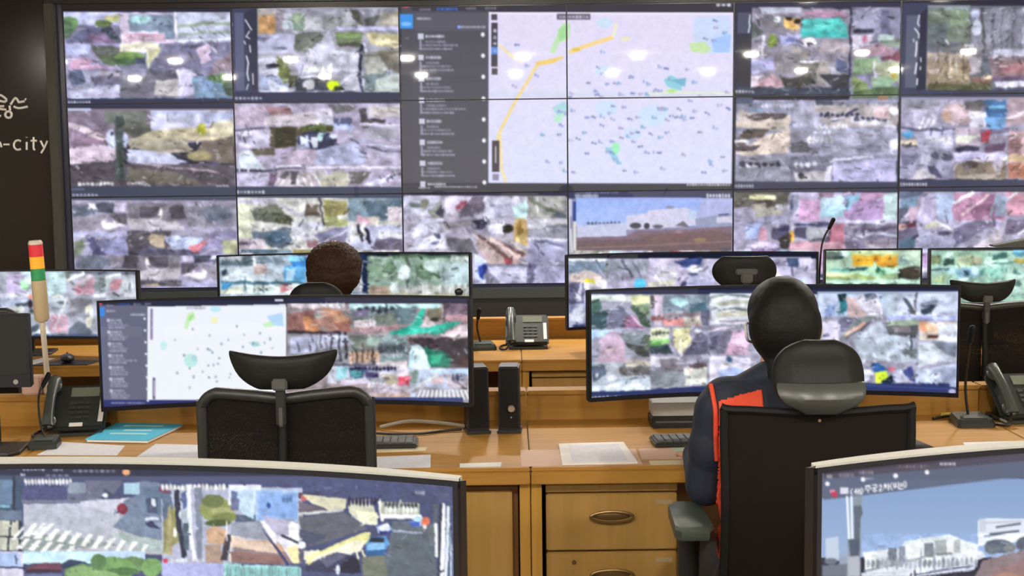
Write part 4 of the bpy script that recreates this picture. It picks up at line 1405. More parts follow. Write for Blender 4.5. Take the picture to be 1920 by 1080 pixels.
# 49-inch wide monitor, middle row right: eighteen street cameras
ART_STREETS_MONITOR = '''
R 1c2038 1090 525 1815 765
@ 1040 450 4.695
R a4a4b8 305 480 3560 1345
R 2e3450 300 440 3600 478
R e0e8e8 305 485 830 540
P dce0b0 660 490 835 490 835 560 690 570
E 4c7068 350 580 60 60
P 34525c 305 640 460 620 460 770 305 780
P 6c7088 460 640 560 580 620 600 780 760 460 770
P 946c8c 620 680 700 660 760 740 800 770 600 772
P 3c5044 660 580 700 560 835 700 835 770 780 760
P 7c9478 720 560 830 560 830 660 760 640
L e4d8ec 9 620 610 770 760
L c8c8e0 7 490 600 460 730
R 5c545c 840 490 872 600
R d8c8dc 872 490 940 750
P 7c8c9c 940 490 1360 480 1360 640 960 640
E b4dce4 1090 540 80 40
P 4c6878 1180 560 1330 540 1330 660 1200 650
P 8c7c84 960 640 1280 630 1280 670 960 670
P d89494 940 700 1280 670 1280 750 960 755
P b8b8b0 1120 680 1280 670 1280 740 1130 750
P 54586c 1280 620 1350 610 1350 740 1290 740
D 9c5c60 850 950 690 5 60
R e0e4f0 1365 470 1740 740
L 7c8888 18 1385 500 1520 480 1720 500
L b4b8ac 40 1420 560 1700 540
L 7c847c 14 1430 620 1600 600 1700 620
L c4c4b4 40 1440 660 1700 640
L 8c7c90 10 1440 715 1700 705
R b0d0f0 305 785 600 860
P c0a8c0 390 880 480 800 600 800 620 1080 400 1080
P b49cb0 420 960 600 930 640 1080 380 1080
P 808c94 560 820 760 800 830 840 830 960 620 920
P 3c4244 600 900 830 940 830 1030 720 1010
P 606c60 780 840 835 830 835 980 790 960
L e8d0d8 10 440 970 590 940
R d8d8c0 835 770 1000 890
D 6c7c6c 850 1000 815 5 36
E 8cc07c 920 890 90 30
E 5c8c54 900 915 60 24
P 3c4c54 835 930 1000 920 1040 990 840 1000
P e0dcb0 1030 780 1180 760 1200 880 1110 1000 1040 900
L f8f8f0 14 1105 870 1110 1010
P 64647c 1130 1000 1260 800 1340 840 1350 1000 1140 1010
P 7c7c94 1340 830 1400 800 1560 800 1500 1000 1350 1000
P 54546c 1370 850 1440 830 1420 960 1360 970
P d8b8d8 1560 800 1700 790 1700 960 1500 990
P c4a4bc 1520 900 1700 960 1700 1010 1500 1010
L f0e8f4 12 1350 800 1580 760
E ecf0fc 1260 795 30 16
P dcdce8 835 1020 1100 1020 1100 1100 840 1100
R b0a8b4 620 1040 840 1110
P e0dcf0 1370 1020 1600 1020 1700 1120 1400 1200
@ 960 660 4.5
R b0bcc8 648 80 1162 330
P 5c6c80 660 110 820 90 790 200 680 250
P c8ccd8 780 100 900 100 900 220 800 260
P 6c6c70 890 140 960 90 1160 110 1160 200 920 200
P c4beb4 940 70 1160 70 1160 110 960 120
E e4ecfc 840 220 34 24
E e0e8f4 708 190 16 20
P dce8f8 650 290 1160 210 1160 320 660 345
E 5c5c5c 1050 140 26 26
R 7c8494 1165 150 1250 290
P 8c949c 1170 160 1450 150 1450 290 1180 310
P 8c8894 1240 50 1480 60 1460 160 1250 150
R d8dcd4 1450 130 1640 280
P 5c5058 1480 100 1640 90 1640 130 1500 140
P e0ccc8 1490 130 1530 130 1520 180 1490 180
R 2c3a68 660 330 1800 390
D d8dcec 655 910 375 8 36
P 34407a 1165 310 1900 285 1900 350 1165 365
@ 1280 440 3
P e4e0f4 150 690 230 680 380 740 400 860 150 860
P a0b0dc 200 770 300 740 400 800 390 870 190 860
E 4c6c90 260 700 20 20
E 6c9090 330 715 24 16
R d8d4f4 310 690 380 730
R a8bcd8 760 320 1555 460
P c8d4f0 770 330 880 330 880 460 770 460
P 9cb0e0 800 400 860 390 850 460 800 460
P 30747c 880 370 920 360 920 430 885 440
P 1c3438 870 340 920 330 915 370 880 370
P c0a8a8 920 350 960 350 1050 460 930 465
P d0ccdc 960 340 1100 330 1130 460 1060 460
E 5c6474 1060 345 40 14
P a8b4c4 1130 330 1240 330 1180 460 1120 460
P c8d0e8 1240 330 1560 325 1560 460 1180 460
P 50545c 1235 350 1260 360 1310 440 1280 445
L 5c5860 10 1320 330 1300 440
P 3c4864 1340 390 1440 370 1400 400 1350 410
P 303c48 1340 420 1430 390 1400 440 1350 445
L c8ccdc 8 1350 400 1420 380
R b8c0f8 1150 455 1555 480
R d8d4ec 780 485 875 600
P 70708c 880 470 960 460 950 520 890 550
P 8c9498 960 470 1110 450 920 590 890 580
L e8b4a0 14 920 560 1020 500
L 5c5460 8 930 580 1060 490
E 5c6080 800 562 28 8
P b0bccc 1110 470 1160 560 1290 580 1320 720 1000 700 960 590
P c8d0e4 1090 490 1120 480 1140 560 1000 590
P a8bca8 1150 480 1330 480 1320 510 1160 520
P 585c60 1140 510 1330 510 1310 580 1170 560
P 8c8890 1180 520 1280 515 1280 550 1200 550
L 303c4c 12 1285 570 1280 650
L e4ecf8 8 1278 570 1272 640
P 6c7478 1240 640 1320 640 1310 700 1250 690
R e0d8d0 1330 490 1540 590
P e8a888 1330 490 1380 490 1370 550 1335 540
P 5c3c38 1370 560 1440 560 1430 580 1370 575
P f0d0b0 1370 500 1430 500 1430 550 1380 550
R e0e8f8 1440 500 1545 595
P b8c0d0 1320 600 1545 590 1545 720 1400 700 1320 760
P d0d8e4 1320 620 1460 610 1430 720 1330 740
P 7c8498 1400 600 1540 600 1540 690 1480 670
P c4d0ec 1310 760 1540 720 1540 860 1310 860
P 9ca8c4 1440 750 1540 740 1540 860 1470 860
D e0ecff 1010 1280 690 10 50
P 305c98 1060 730 1100 720 1160 760 1080 770
P e0809c 1150 745 1200 740 1200 770 1160 775
P d0f040 1085 770 1140 765 1160 800 1130 830 1085 830
P 14283c 1120 820 1180 790 1190 830 1130 840
P c8cce4 1180 770 1260 740 1310 830 1200 840
P 404c80 1230 760 1290 740 1310 830 1270 820
R e8f0ff 1010 760 1060 820
R 2c3868 1010 835 1500 880
R 3c4a94 800 850 1480 900
E b8b8e0 1515 870 26 16
@ 1040 450 4.695
N 26 14 305 480 3560 1330
@ 0 0 1
P 2c3868 1098 738 1218 731 1320 724 1440 720 1617 718 1700 721 1800 726 1800 748 1440 742 1098 756
L 3c4a8c 3 1617 722 1795 730
D d8dcec 1105 1166 746 8 7
E b8b8e0 1785 734 7 5
'''

# two big monitors in the front row
ART_CROSSING_MONITOR = '''
R 20243a -520 830 900 1420
@ 0 840 4
R 2c3050 -2000 110 3500 300
R 272c48 -2000 100 3500 215
D a8a8c8 45 130 155 5 22
D c0c0dc 155 330 160 6 30
D a8a8c8 390 470 165 4 28
D 8888a8 540 880 178 8 22
E f0b080 958 186 30 24
R 50587c -2000 215 3440 1000
D e8e8f8 140 180 205 2 26
D 9090b0 330 520 210 4 20
R 445870 -2000 210 150 780
R 6c84a0 -2000 240 90 420
R 88b8cc -300 425 60 445
P c8c8b8 -300 540 140 540 150 760 -300 760
L 303848 22 90 220 90 540
L 2c3440 18 130 480 135 760
L 38404c 16 66 540 40 760
L 38404c 10 -100 660 160 660
P 6c7c90 -300 440 150 470 150 540 -300 530
G b4b8c8 b0b4bc 160 380 1240 790
P 70748c 150 290 520 300 640 330 860 350 600 410 150 420
R 50547c 150 290 500 390
D ffffff 165 540 255 14 44
R 8c98a8 510 260 640 340
P 6c7084 640 250 930 250 860 350 640 390
P 505470 780 300 860 350 850 370 780 370
E e4e8f4 795 355 22 16
R a8c8d8 935 260 1060 350
P c8c8d8 600 400 900 380 1000 370 900 500 600 430
P 74849c 1060 250 1220 260 1230 690 1100 680 850 590 950 490 930 400 1060 340
P 647890 1100 300 1230 300 1230 500 1100 480
P 4c5470 1110 380 1200 370 1190 490 1120 490
R d4dce8 1150 380 1185 440
E 783048 925 455 40 44
E 8c3c50 920 440 30 26
P 5c6478 845 490 890 470 900 490
P d0d8e8 1100 520 1200 515 1210 540 1100 540
P 343c5c 1100 560 1150 545 1220 600 1140 595
P a8b8b8 850 620 1230 690 1230 780 1000 740 850 640
Z eef2f4 165 560 420 680 4 -120 26
P 8c9898 160 650 500 650 900 720 160 780
'''
for _k in range(11):
    _x=190+_k*86; _y=572+_k*14
    ART_CROSSING_MONITOR += f'P eef0ee {_x+40} {_y} {_x+84} {_y+4} {_x+16-_k*6+_k*6} {_y+92} {_x-46+_k*5} {_y+84}\n'
    if _k<5: ART_CROSSING_MONITOR += f'P eef0ee {_x-10} {_y+104} {_x+28} {_y+100} {_x-40+_k*3} {_y+180} {_x-86+_k*3} {_y+170}\n'
ART_CROSSING_MONITOR += '''
P b8c0c8 160 545 250 550 160 620
R c4dcf4 160 770 1100 850
P c8e8f8 160 770 700 780 700 860 160 860
P 74485c 180 890 280 860 440 850 470 880 440 930 190 910
R 402c3c 180 905 450 930
P 30405c 440 870 520 830 640 850 680 880 480 900
P 6c9060 480 900 620 860 700 880 720 970 470 990
E 6c8c60 1000 870 120 60
E 78a068 850 900 180 90
E 5c8058 740 850 60 60
E 7ca46c 1150 890 80 70
E 88a878 600 930 110 50
E 547850 930 920 120 30
E 8cb078 700 960 200 50
R d8d4e8 -300 770 160 1000
P a8c0e8 -200 780 120 780 150 880 -200 880
L 38405c 8 100 800 110 860
L 30385c 12 -300 885 170 890
R 6c7498 170 940 460 980
R b4b8cc 1232 300 2300 860
P 5c6c84 1232 330 1300 310 1330 560 1240 560
P 7c4c68 1205 290 1300 310 1280 340 1210 330
D ffffff 1220 1720 295 16 40
P 8c8c5c 1240 560 1330 430 1360 700 1240 780
P a8a078 1280 440 1300 420 1310 800 1260 790
L 30384c 40 1345 330 1360 560 1400 800
P 4c6070 1390 560 1440 560 1440 760 1400 760
R b4c0d0 1390 330 1440 560
D dce8f0 1360 1440 500 4 90
P 50608c 1380 340 1420 320 1420 440 1390 460
E f4f4f4 1330 630 14 34
L e8f0f8 26 1440 290 1450 600 1480 830
P 7c8498 1480 300 1540 300 1540 840 1500 840
E 8c9460 1650 460 130 90
E a4a878 1700 480 90 40
E 6c7850 1620 400 90 50
E 7c8454 1720 520 100 36
E 50603c 1660 560 100 24
P c8a484 1570 610 1640 580 1740 620 1720 720 1580 710
P a89080 1560 720 1680 720 1700 860 1570 860
P 3c3844 1720 650 1770 650 1730 840 1680 840
L e0dce8 10 1726 550 1726 690
L e8d8d0 14 1770 640 1750 850
R dce4f0 1740 280 1990 430
P 6470a0 1760 320 1860 340 1850 420 1770 400
R c4ccd8 1760 560 2280 690
P d0a888 1780 690 1980 690 2300 740 2300 790 1780 760
P a87870 1790 770 2300 790 2300 860 1800 850
P 8c7c80 1780 740 2300 790 2280 860 1800 860
P 506078 1800 500 1990 500 1990 560 1790 560
R b4b8e4 1230 860 1700 1000
D e8e8f8 1250 1560 840 14 34
E c84868 1258 842 18 20
P a8dcdc 1700 860 2290 890 2290 1010 1700 1010
D 8cc0c0 1720 2280 940 26 120
@ 440 840 3.4286
R a8c4e8 160 270 432 470
P 94b4e4 170 280 430 290 430 460 180 460
R 88a8dc 190 300 430 440
D 5c7cb0 330 400 332 5 40
E 30508c 245 370 12 18
R 7c9ccc 320 425 355 460
P c0d8ec 40 270 150 270 150 460 40 400
P 6c7498 0 320 60 330 50 400 0 400
P 9498a8 0 480 200 470 300 600 0 560
P d8c4b4 0 560 280 620 300 680 0 630
P 8c6c68 0 660 320 690 350 750 0 730
P f0ecf0 190 470 220 470 300 570 290 620
P 40446c 190 500 290 620 380 750 360 755
P e8e4f0 300 580 340 540 440 600 430 740 400 740
P b0acc4 200 440 380 460 380 560 300 560
P f0f0f4 370 500 400 470 440 490 440 600 380 590
L 404458 16 330 560 440 610
P e8e0a8 360 640 430 620 440 740 400 740
R 46485c 440 290 560 330
P c86c70 450 310 500 310 540 340 460 340
P d8d4b8 460 300 740 330 740 390 640 400 520 360
P 6c6470 440 340 520 370 640 400 740 400 640 410 440 420
L c8cccc 16 440 425 720 400
P 62656f 440 440 720 410 880 520 620 600 470 640
P 50546c 440 520 620 560 500 640 450 620
P 5a5a72 440 640 470 640 470 760 440 700
E e0e4f4 460 622 26 24
P d8d8c0 750 340 900 330 930 440 830 480 760 420
D 38385c 750 960 345 9 50
P e8ecc8 800 400 940 420 940 500 830 480
L fafaf0 22 950 340 970 460
R b4bca8 960 350 1200 440
D 4c5460 980 1190 370 9 40
D f4f4f0 980 1190 400 8 46
L fafafa 30 970 440 1200 440
R e8e8d0 470 660 700 720
P e8e4a0 480 700 860 540 900 540 880 600 740 690 500 760
P f0ecd8 500 720 800 590 860 600 830 660 620 720
Z f4f4c8 500 650 860 740 9 40 12
P 3c3f5c 480 760 560 710 680 665 800 690 830 800 480 790
P 60647c 560 710 680 665 740 690 620 770
P 20243c 720 730 780 690 830 720 830 800 700 800
E d8e0f0 690 780 14 30
P 646e78 1030 470 1230 460 1300 780 1310 823 840 823 850 700 1000 680
P 5c6670 1040 560 1280 540 1310 823 1000 823
P 787c70 840 700 980 690 1000 823 850 823
L a8b4c8 10 1040 530 1210 545
P e0e8f4 930 500 1000 480 1030 520 1010 555 940 545
P 4c60a8 930 490 1020 495 1030 550 950 550
E d8e0f8 980 515 40 24
P 2c3c78 950 535 1030 530 1010 556 950 556
P 5c94c8 860 620 890 570 990 565 1010 600 980 680 870 680
P 88b8e0 870 630 890 610 980 600 980 660 880 670
P 16243c 885 600 900 572 980 575 975 605
P 2c5c8c 870 660 990 650 980 690 870 690
E a8b8f4 1180 480 40 22
P 405cb0 1130 470 1200 470 1200 500 1150 505
E b0d8f8 1190 455 30 18
E d87860 1235 470 26 28
E f0e0d8 1232 505 14 14
R 5c6470 1280 360 1310 500
P 6c747c 1240 500 1310 480 1320 640 1260 620
L e8ecf4 20 1300 490 1305 690
L f4f8fc 26 1345 370 1345 600 1335 823
L d8e8f4 18 1375 380 1370 600 1360 823
P b8c8d4 1385 500 1400 700 1400 823 1385 823
P 343848 1320 360 1340 360 1320 823 1310 823
D a8b0c0 1170 1230 292 4 24
D 686c88 1320 1380 300 4 20
@ 0 840 4
Q 24 14 0 250 3420 980
'''
ART_SCHOOL_MONITOR = '''
R 20243c 1520 820 2920 1380
@ 1500 760 3.375
P 4a4658 150 440 1440 300 4700 0 4700 400 1440 460 400 570 150 600
P 56607a 150 480 1440 360 4700 100 4700 300 1440 460 390 570 150 590
L 37304a 24 140 420 900 352 1440 290
D b0a8b8 165 200 455 3 22
D 8c8498 240 330 448 6 26
D 8c8498 360 450 432 5 24
D 786c78 600 800 395 9 22
D d0c8d8 860 960 378 7 18
E f4f4fc 170 500 14 14
E f8f8ff 385 474 14 14
D b8b4c8 400 450 470 4 14
E f8f8ff 585 452 15 15
E f4f4fc 780 430 14 14
P e890b0 180 540 215 535 220 560 190 565
P c03050 190 555 230 545 228 585 200 585
R e8e8f8 246 522 296 562
G 829fca 9ab2d8 100 470 4700 960
R 56607a 100 430 150 590
P 56607a 140 470 4700 60 4700 330 1500 440 400 572 150 600
R e8e8f8 246 522 296 562
P e890b0 180 540 215 535 220 560 190 565
P c03050 190 555 230 545 228 585 200 585
E f4f4fc 170 500 14 14
E f8f8ff 385 474 14 14
E f8f8ff 585 452 15 15
E f4f4fc 780 430 14 14
D b8b4c8 400 450 470 4 14
D b0a8b8 165 200 455 3 22
D 8c8498 240 330 448 6 26
D 8c8498 360 450 432 5 24
D d0c8d8 860 960 378 7 18
L ffffff 6 322 532 310 545 312 560 322 568
L ffffff 6 332 556 345 532 345 566
L ffffff 6 332 554 352 552
L ffffff 6 370 536 358 534 358 544 370 546 372 560 358 562 358 546
L ffffff 6 376 526 384 540 382 556 374 566
L ffffff 7 400 516 428 512
L ffffff 6 414 514 400 530
L ffffff 6 414 514 430 526
L ffffff 6 398 538 436 533
L ffffff 6 416 536 417 556
L ffffff 6 442 508 466 505 464 518
L ffffff 6 440 526 474 521
L ffffff 6 456 524 456 532
L ffffff 6 457 534 446 542 456 552 468 544 457 534
L ffffff 7 482 512 494 508 498 518 484 546 504 542
L ffffff 6 512 508 530 506
L ffffff 6 520 502 520 512
L ffffff 6 512 516 532 514
L ffffff 6 521 516 512 534
L ffffff 6 521 516 532 530
L ffffff 7 540 500 541 540
L ffffff 6 541 518 548 517
L ffffff 6 562 496 554 512 556 530 564 540
L ffffff 6 574 500 588 498 588 514 574 516 574 500
L ffffff 6 570 526 596 522
L ffffff 6 582 516 582 524
L ffffff 6 602 492 604 534
L ffffff 6 618 500 612 506 616 516 626 514 628 504 618 500
L ffffff 6 636 490 637 520
L ffffff 6 612 526 612 534 632 532
L ffffff 6 644 486 652 500 650 516 642 524
P 88949c 330 575 380 570 375 640 385 680 370 720 372 1080 300 1080 290 850 330 840
P 586274 328 640 375 635 382 690 368 720 360 960 335 960
P 48546c 296 850 365 845 362 950 310 955
P b8bcc8 290 960 362 950 365 1085 280 1085
L fafcff 13 288 582 300 840
L fafcff 12 314 580 320 838
P c8d4e8 160 840 235 830 240 980 160 990
E 6c7484 190 985 40 20
P 9cacc4 240 940 290 930 290 1010 240 1010
P 747c8c 140 1010 290 1000 290 1085 140 1085
P d8e0e4 385 930 620 900 640 860 920 815 1000 850 1100 880 1100 1000 400 1060
'''
for _i,(_x,_y,_w,_h,_c) in enumerate([(390,935,70,100,'e4e8ec'),(470,915,60,110,'d0d4dc'),(535,900,55,90,'6c7484'),(600,890,40,100,'808898'),(650,875,85,100,'e8ecec'),(760,870,60,90,'747c84'),(830,850,70,90,'9ca4a8'),(900,870,44,60,'e0e4e4'),(950,850,40,80,'a8b0b4'),(1000,880,80,60,'dce0e0'),(470,980,120,40,'a4acb4'),(840,930,100,20,'7c8488')]):
    ART_SCHOOL_MONITOR += f'R {_c} {_x} {_y} {_x+_w} {_y+_h}\n'
ART_SCHOOL_MONITOR += '''
L 8c94a0 12 390 1045 560 1010 760 960
P dce2ec 375 1060 560 1020 800 960 1120 920 1150 960 1000 1020 700 1085 375 1085
D b0b8c4 400 1100 1000 24 70
P e8ecf8 1100 730 1150 715 1400 720 1410 640 4700 300 4700 830 1380 860 1100 890
R c8d0e0 1110 720 1150 800
L 8c98b0 12 1140 830 1280 806
L 505c70 12 1220 772 1370 750
L 505c70 12 1180 815 1360 796
L b8c4d8 10 1150 745 1380 735
E 5c6878 1230 890 90 46
E 66707c 1190 910 50 30
E 5c6474 1400 880 60 50
E 7c8488 1300 900 40 30
P 8c7c80 1130 980 1440 900 4700 700 4700 1500 1050 1500 1080 1085
P 907478 1200 1040 1440 960 2400 880 2400 1300 1100 1200
P a07c70 1180 1080 1300 1050 1440 1085
P d0d4e8 700 1060 1080 1000 1080 1040 720 1085
L 404860 8 700 1070 1060 1015
L 8890a0 7 825 900 830 1080
L 8890a0 6 740 920 735 1080
Q 24 12 380 815 4700 1500
'''

# the row in front of the video wall
ART_BLUE_VAN_MONITOR = '''
R 141828 400 465 900 620
@ 380 430 3.5556
R a8b8c8 112 170 1090 660
P 5c6c74 120 190 330 180 330 240 120 240
D e8f0f4 120 260 190 12 30
P d0dce4 130 260 340 240 400 250 420 340 130 350
P c0a8a8 330 240 430 240 420 300 340 300
L f4f8fc 10 340 170 342 240
P 788894 360 180 520 180 540 220 380 230
P 3c4c58 120 280 160 260 160 300 125 310
P b8c4d0 420 250 540 240 540 350 430 350
P 3c7cc0 560 190 700 180 700 250 600 250
P 90d0f4 560 180 680 170 680 210 570 215
P 6cb4e8 540 240 690 250 690 350 540 350
P c0e4fc 560 260 620 260 600 340 550 340
R 4c6c7c 115 345 690 362
P d8e8e4 120 370 690 365 690 430 120 430
P 50a0d8 120 360 180 355 180 390 130 400
P e4e8d8 120 400 260 380 260 430 120 430
L 3c5060 7 280 320 282 420
L 3c5060 7 340 350 342 420
L 48586c 7 400 360 400 420
P d88890 510 370 560 360 570 410 520 420
P f0d8e0 560 370 600 360 600 420 560 420
P 1c2844 1040 160 1090 160 1090 420 1040 420
D e8e8f4 1040 1065 250 2 60
D ffffff 1000 1060 360 3 110
D f0f4f8 1035 1060 400 2 50
R 92a89c 1095 170 1790 660
P 7c9480 1100 180 1360 180 1360 330 1100 330
P a4bcb4 1180 210 1340 200 1320 280 1190 270
R 4c6858 1100 172 1790 190
D e0ece8 1110 1260 186 10 20
D f4f8f8 1650 1780 192 7 36
P 48544c 1355 180 1372 180 1376 440 1358 440
P 8ca494 1380 190 1560 200 1560 340 1400 330
E e4f0f4 1340 290 40 50
E 6c8470 1240 250 50 40
E 647c68 1480 280 60 50
E b8ccc8 1530 240 60 40
E 5c7464 1620 300 60 40
E c8dce4 1700 290 70 60
P a8bcc0 1560 220 1780 210 1780 420 1600 420
L 60706c 7 1260 260 1262 430
L 5c6c68 7 1420 240 1425 430
L 64746c 7 1510 300 1512 430
L 64746c 7 1600 260 1602 420
L d0e0e8 7 1660 300 1662 430
L d0e0e8 7 1720 260 1722 430
P b0a490 1100 390 1790 370 1790 440 1100 440
P a08c80 1110 380 1240 370 1220 430 1110 430
D dce4e8 1300 1790 400 22 70
P c8d4d8 1250 350 1300 350 1300 430 1250 430
N 26 12 112 170 1790 560
'''
ART_MARKET_MONITOR = '''
R 141a30 1055 465 1540 625
@ 1040 450 4.695
R b4b0c8 105 165 2300 780
P 7c8ca0 105 180 460 170 460 280 105 290
P dcccc8 130 290 300 260 400 300 440 380 130 385
R ecf0f8 110 165 455 190
E e0d838 300 365 50 22
L 6c6a50 8 462 180 458 340
R 9c9eb0 470 165 830 340
L 5c5c70 16 590 180 680 330
L 60607c 10 680 180 760 330
L b0b0c0 20 760 180 820 330
R c8c0dc 830 160 1180 400
P d8d4ec 860 220 1040 200 1100 340 860 340
D f4f4ff 900 1060 300 6 110
P 3c4c84 1050 190 1300 150 1280 230 1120 240
E e8ecfc 1240 250 70 34
P 4c5074 1180 290 1260 280 1260 310 1200 310
P b8b8dc 1180 330 1400 320 1400 390 1100 400
E 505070 1135 385 30 26
R 60607c 120 380 260 560
P c8c8dc 210 380 230 380 240 540 190 540
P e8e4ec 240 380 450 350 450 420 260 430
E 60bce8 750 380 60 40
P d0ccb8 820 360 1050 350 1050 400 820 400
L f4f4f4 12 934 360 930 400
R b0b4d0 105 560 260 740
P d8dcec 120 640 240 560 250 700 140 720
P 7c84a8 120 570 180 570 160 640 120 650
R 303a68 150 735 270 775
R c0bcd8 1660 150 2260 400
P 54587c 1700 170 1900 160 1860 200 1720 210
P 8c88a0 1900 180 2050 170 2030 230 1900 240
P e0e4fc 1680 320 1980 300 1980 390 1680 400
P 40506c 2040 160 2150 160 2140 230 2050 230
L 404860 9 2090 200 2095 330
E 506078 2040 340 40 30
P b8c8f0 2080 330 2200 330 2200 400 2080 400
N 34 12 105 165 2300 780
'''
ART_PINK_ROAD_MONITOR = '''
R 141a30 -320 495 290 645
@ 0 430 6
R b4b8c8 -1900 475 1605 1250
R 5c6474 620 450 1605 500
R 6c7488 1050 480 1605 510
P c0b4d8 80 500 300 490 280 720 80 720
E a8e8b0 270 620 50 60
P c8dce0 230 480 380 470 360 640 290 600
P b4d0d4 530 480 740 480 740 720 540 740
P 747c80 720 470 760 470 840 640 740 560
L eef2f4 34 760 570 930 490
L dcc0c8 26 840 640 1020 510
P b48c9c 880 680 1060 520 1060 720 820 740
P c890a4 830 660 880 600 920 700 850 740
R 808c94 1055 510 1180 740
P c8d4d8 1180 530 1230 510 1260 560 1180 700
P b88490 1230 620 1300 560 1380 560 1340 680 1240 690
L e8e8ec 20 1190 540 1340 500
P b8c0c8 1380 520 1460 510 1460 740 1360 700
P d8dce8 1460 510 1520 520 1560 720 1480 740
L 8c98a8 10 1490 540 1520 700
R dce0ec 1060 720 1605 755
P 8c9098 1200 720 1400 710 1400 750 1180 750
P eef4f0 580 760 640 730 800 800 790 830
R b4bcc8 540 770 770 950
E 5c6468 700 820 60 18
P c8a8bc 560 960 770 940 770 1160 540 1160
L d08890 16 590 1000 680 1160
L e0dce4 20 760 750 600 1120
R 94949c 780 770 1040 950
P 7c7c88 770 800 860 760 1040 800 900 960
E e4e0e0 980 980 40 60
E 50546c 965 990 20 30
P 606878 780 1120 880 1040 1000 1080 1040 1180 780 1190
P dcdcd0 950 870 1040 840 1040 1100 980 1100
D 9098a8 780 1000 960 6 60
P d8d8f0 0 720 330 700 340 760 0 780
P b4bcd4 0 770 330 780 320 870 0 880
P 485460 160 840 340 810 330 860 180 870
E e08c80 350 760 24 26
E 40343c 340 840 28 46
P c8ccc8 0 880 260 870 260 960 0 960
P b4bccc 300 920 380 900 380 1100 300 1180
E 58646c 360 920 30 30
P 4c5c68 330 1100 420 1060 440 1140 320 1180
P e0ecf4 380 1160 540 1080 560 1180 340 1190
R 3c4c74 320 1185 1100 1240
N 26 18 -600 475 1605 1190
'''
ART_YELLOW_TRUCK_MONITOR = '''
R 141c24 1540 462 1740 640
@ 1640 440 6
R b8d4bc -560 175 520 560
P 50605c -560 190 -360 180 -440 260 -560 290
P c8e8dc -400 190 -240 180 -260 240 -380 260
E 2c4448 -410 262 60 24
R d4e8b0 -280 185 250 250
P dca838 -250 250 -20 245 -20 350 -250 350
P d89c30 10 245 250 240 250 345 10 350
P e8b848 -250 225 250 215 250 260 -250 262
E c07c28 0 270 20 24
R c4e0cc 300 200 510 330
P 8ca8a4 260 240 400 280 400 340 270 350
R b4dcc0 -560 360 250 500
P 88c4b8 -480 380 -240 370 -260 410 -470 420
P 40605c -300 360 -60 360 -120 400 -280 400
E 5c9878 60 410 60 26
E 3c6c54 30 390 30 30
P a4b878 -560 450 -60 440 40 500 -560 500
P d8e8b8 -560 420 -200 430 -260 460 -560 470
P 98b48c 60 440 250 420 250 510 60 510
P 2c302c 260 380 510 350 510 490 260 495
P 4c443c 300 380 500 370 500 450 320 460
R c4e8d8 -560 505 510 545
N 30 12 -560 175 520 560
'''
ART_GREEN_YARD_MONITOR = '''
R 141c24 1738 460 2230 640
@ 1640 440 6
R a4ccbc 635 180 3500 760
P 6c7c5c 640 230 740 220 740 340 640 350
P d8f0e0 740 270 880 190 900 210 800 280
P 284c44 780 270 890 250 880 350 770 350
E d0f4f0 830 210 40 20
P 8cb098 880 190 1240 180 1240 240 900 250
P b4c4a4 910 240 1100 230 1100 340 910 340
P 9c9c88 1100 240 1210 240 1200 330 1100 330
E d8fff0 1290 290 60 50
E c4f0e8 1450 290 50 20
P 3c6c68 1330 220 1500 200 1500 260 1340 270
L 4c8078 14 1320 320 1600 320
P 588ca8 1540 200 1700 180 1700 240 1560 250
R 80c8f0 1560 175 1700 200
R a8904c 1570 270 1720 320
P b4d8cc 1570 330 1900 320 1900 640 1600 640
R b8e0d4 640 345 1700 365
L 2c3c50 12 640 402 690 400
L 3c5880 20 710 394 820 390
P b0d0dc 840 370 900 360 890 430 840 440
P 98bcd4 900 380 1180 370 1170 470 920 480
E 50788c 1040 430 40 30
E 70a0b0 940 440 30 26
E c8e8f8 1130 400 40 50
P 508c88 1180 420 1260 370 1230 460 1190 470
P 90c4b8 1260 380 1480 350 1420 500 1300 500
P a0b88c 640 470 800 450 800 540 640 550
E d0e8c0 740 480 20 40
P d8f4ec 950 490 1060 470 1060 500 960 505
P 5c8484 1560 380 1640 450 1620 480 1550 420
P c4e4d8 1500 420 1700 470 1700 640 1440 700
E d4fff4 1560 630 60 50
P a0c090 1390 580 1480 560 1480 640 1340 660
E 5c8078 1600 540 40 40
N 34 14 640 180 2400 760
'''

# ---------------------------------------------------------------- screens and what they show
def lin(a):
    a = np.clip(a, 0, 1); return np.where(a <= .04045, a / 12.92, ((a + .055) / 1.055) ** 2.4)
def screen_mesh(name, nx, ny, pos, colour, parent):
    """pos(u, v) and colour(u, v) take arrays; v runs down from the top edge"""
    u, v = np.meshgrid(np.linspace(0, 1, nx), np.linspace(0, 1, ny))
    P = pos(u, v); C = lin(colour(u, v))
    me = bpy.data.meshes.new(name); N = nx * ny
    me.vertices.add(N); me.vertices.foreach_set('co', P.reshape(-1).astype(np.float32))
    i = np.arange(N).reshape(ny, nx)
    q = np.stack([i[:-1, :-1], i[1:, :-1], i[1:, 1:], i[:-1, 1:]], -1).reshape(-1)
    nq = (nx - 1) * (ny - 1)
    me.loops.add(nq * 4); me.loops.foreach_set('vertex_index', q.astype(np.int32))
    me.polygons.add(nq); me.polygons.foreach_set('loop_start', np.arange(0, nq * 4, 4, dtype=np.int32))
    me.polygons.foreach_set('use_smooth', np.ones(nq, bool))
    me.update(calc_edges=True)
    at = me.color_attributes.new('picture', 'FLOAT_COLOR', 'POINT')
    at.data.foreach_set('color', np.concatenate([C.reshape(-1, 3), np.ones((N, 1))], 1).reshape(-1).astype(np.float32))
    me.materials.append(M['screen'])
    o = bpy.data.objects.new(name, me); COL.objects.link(o); o.parent = parent
    return o

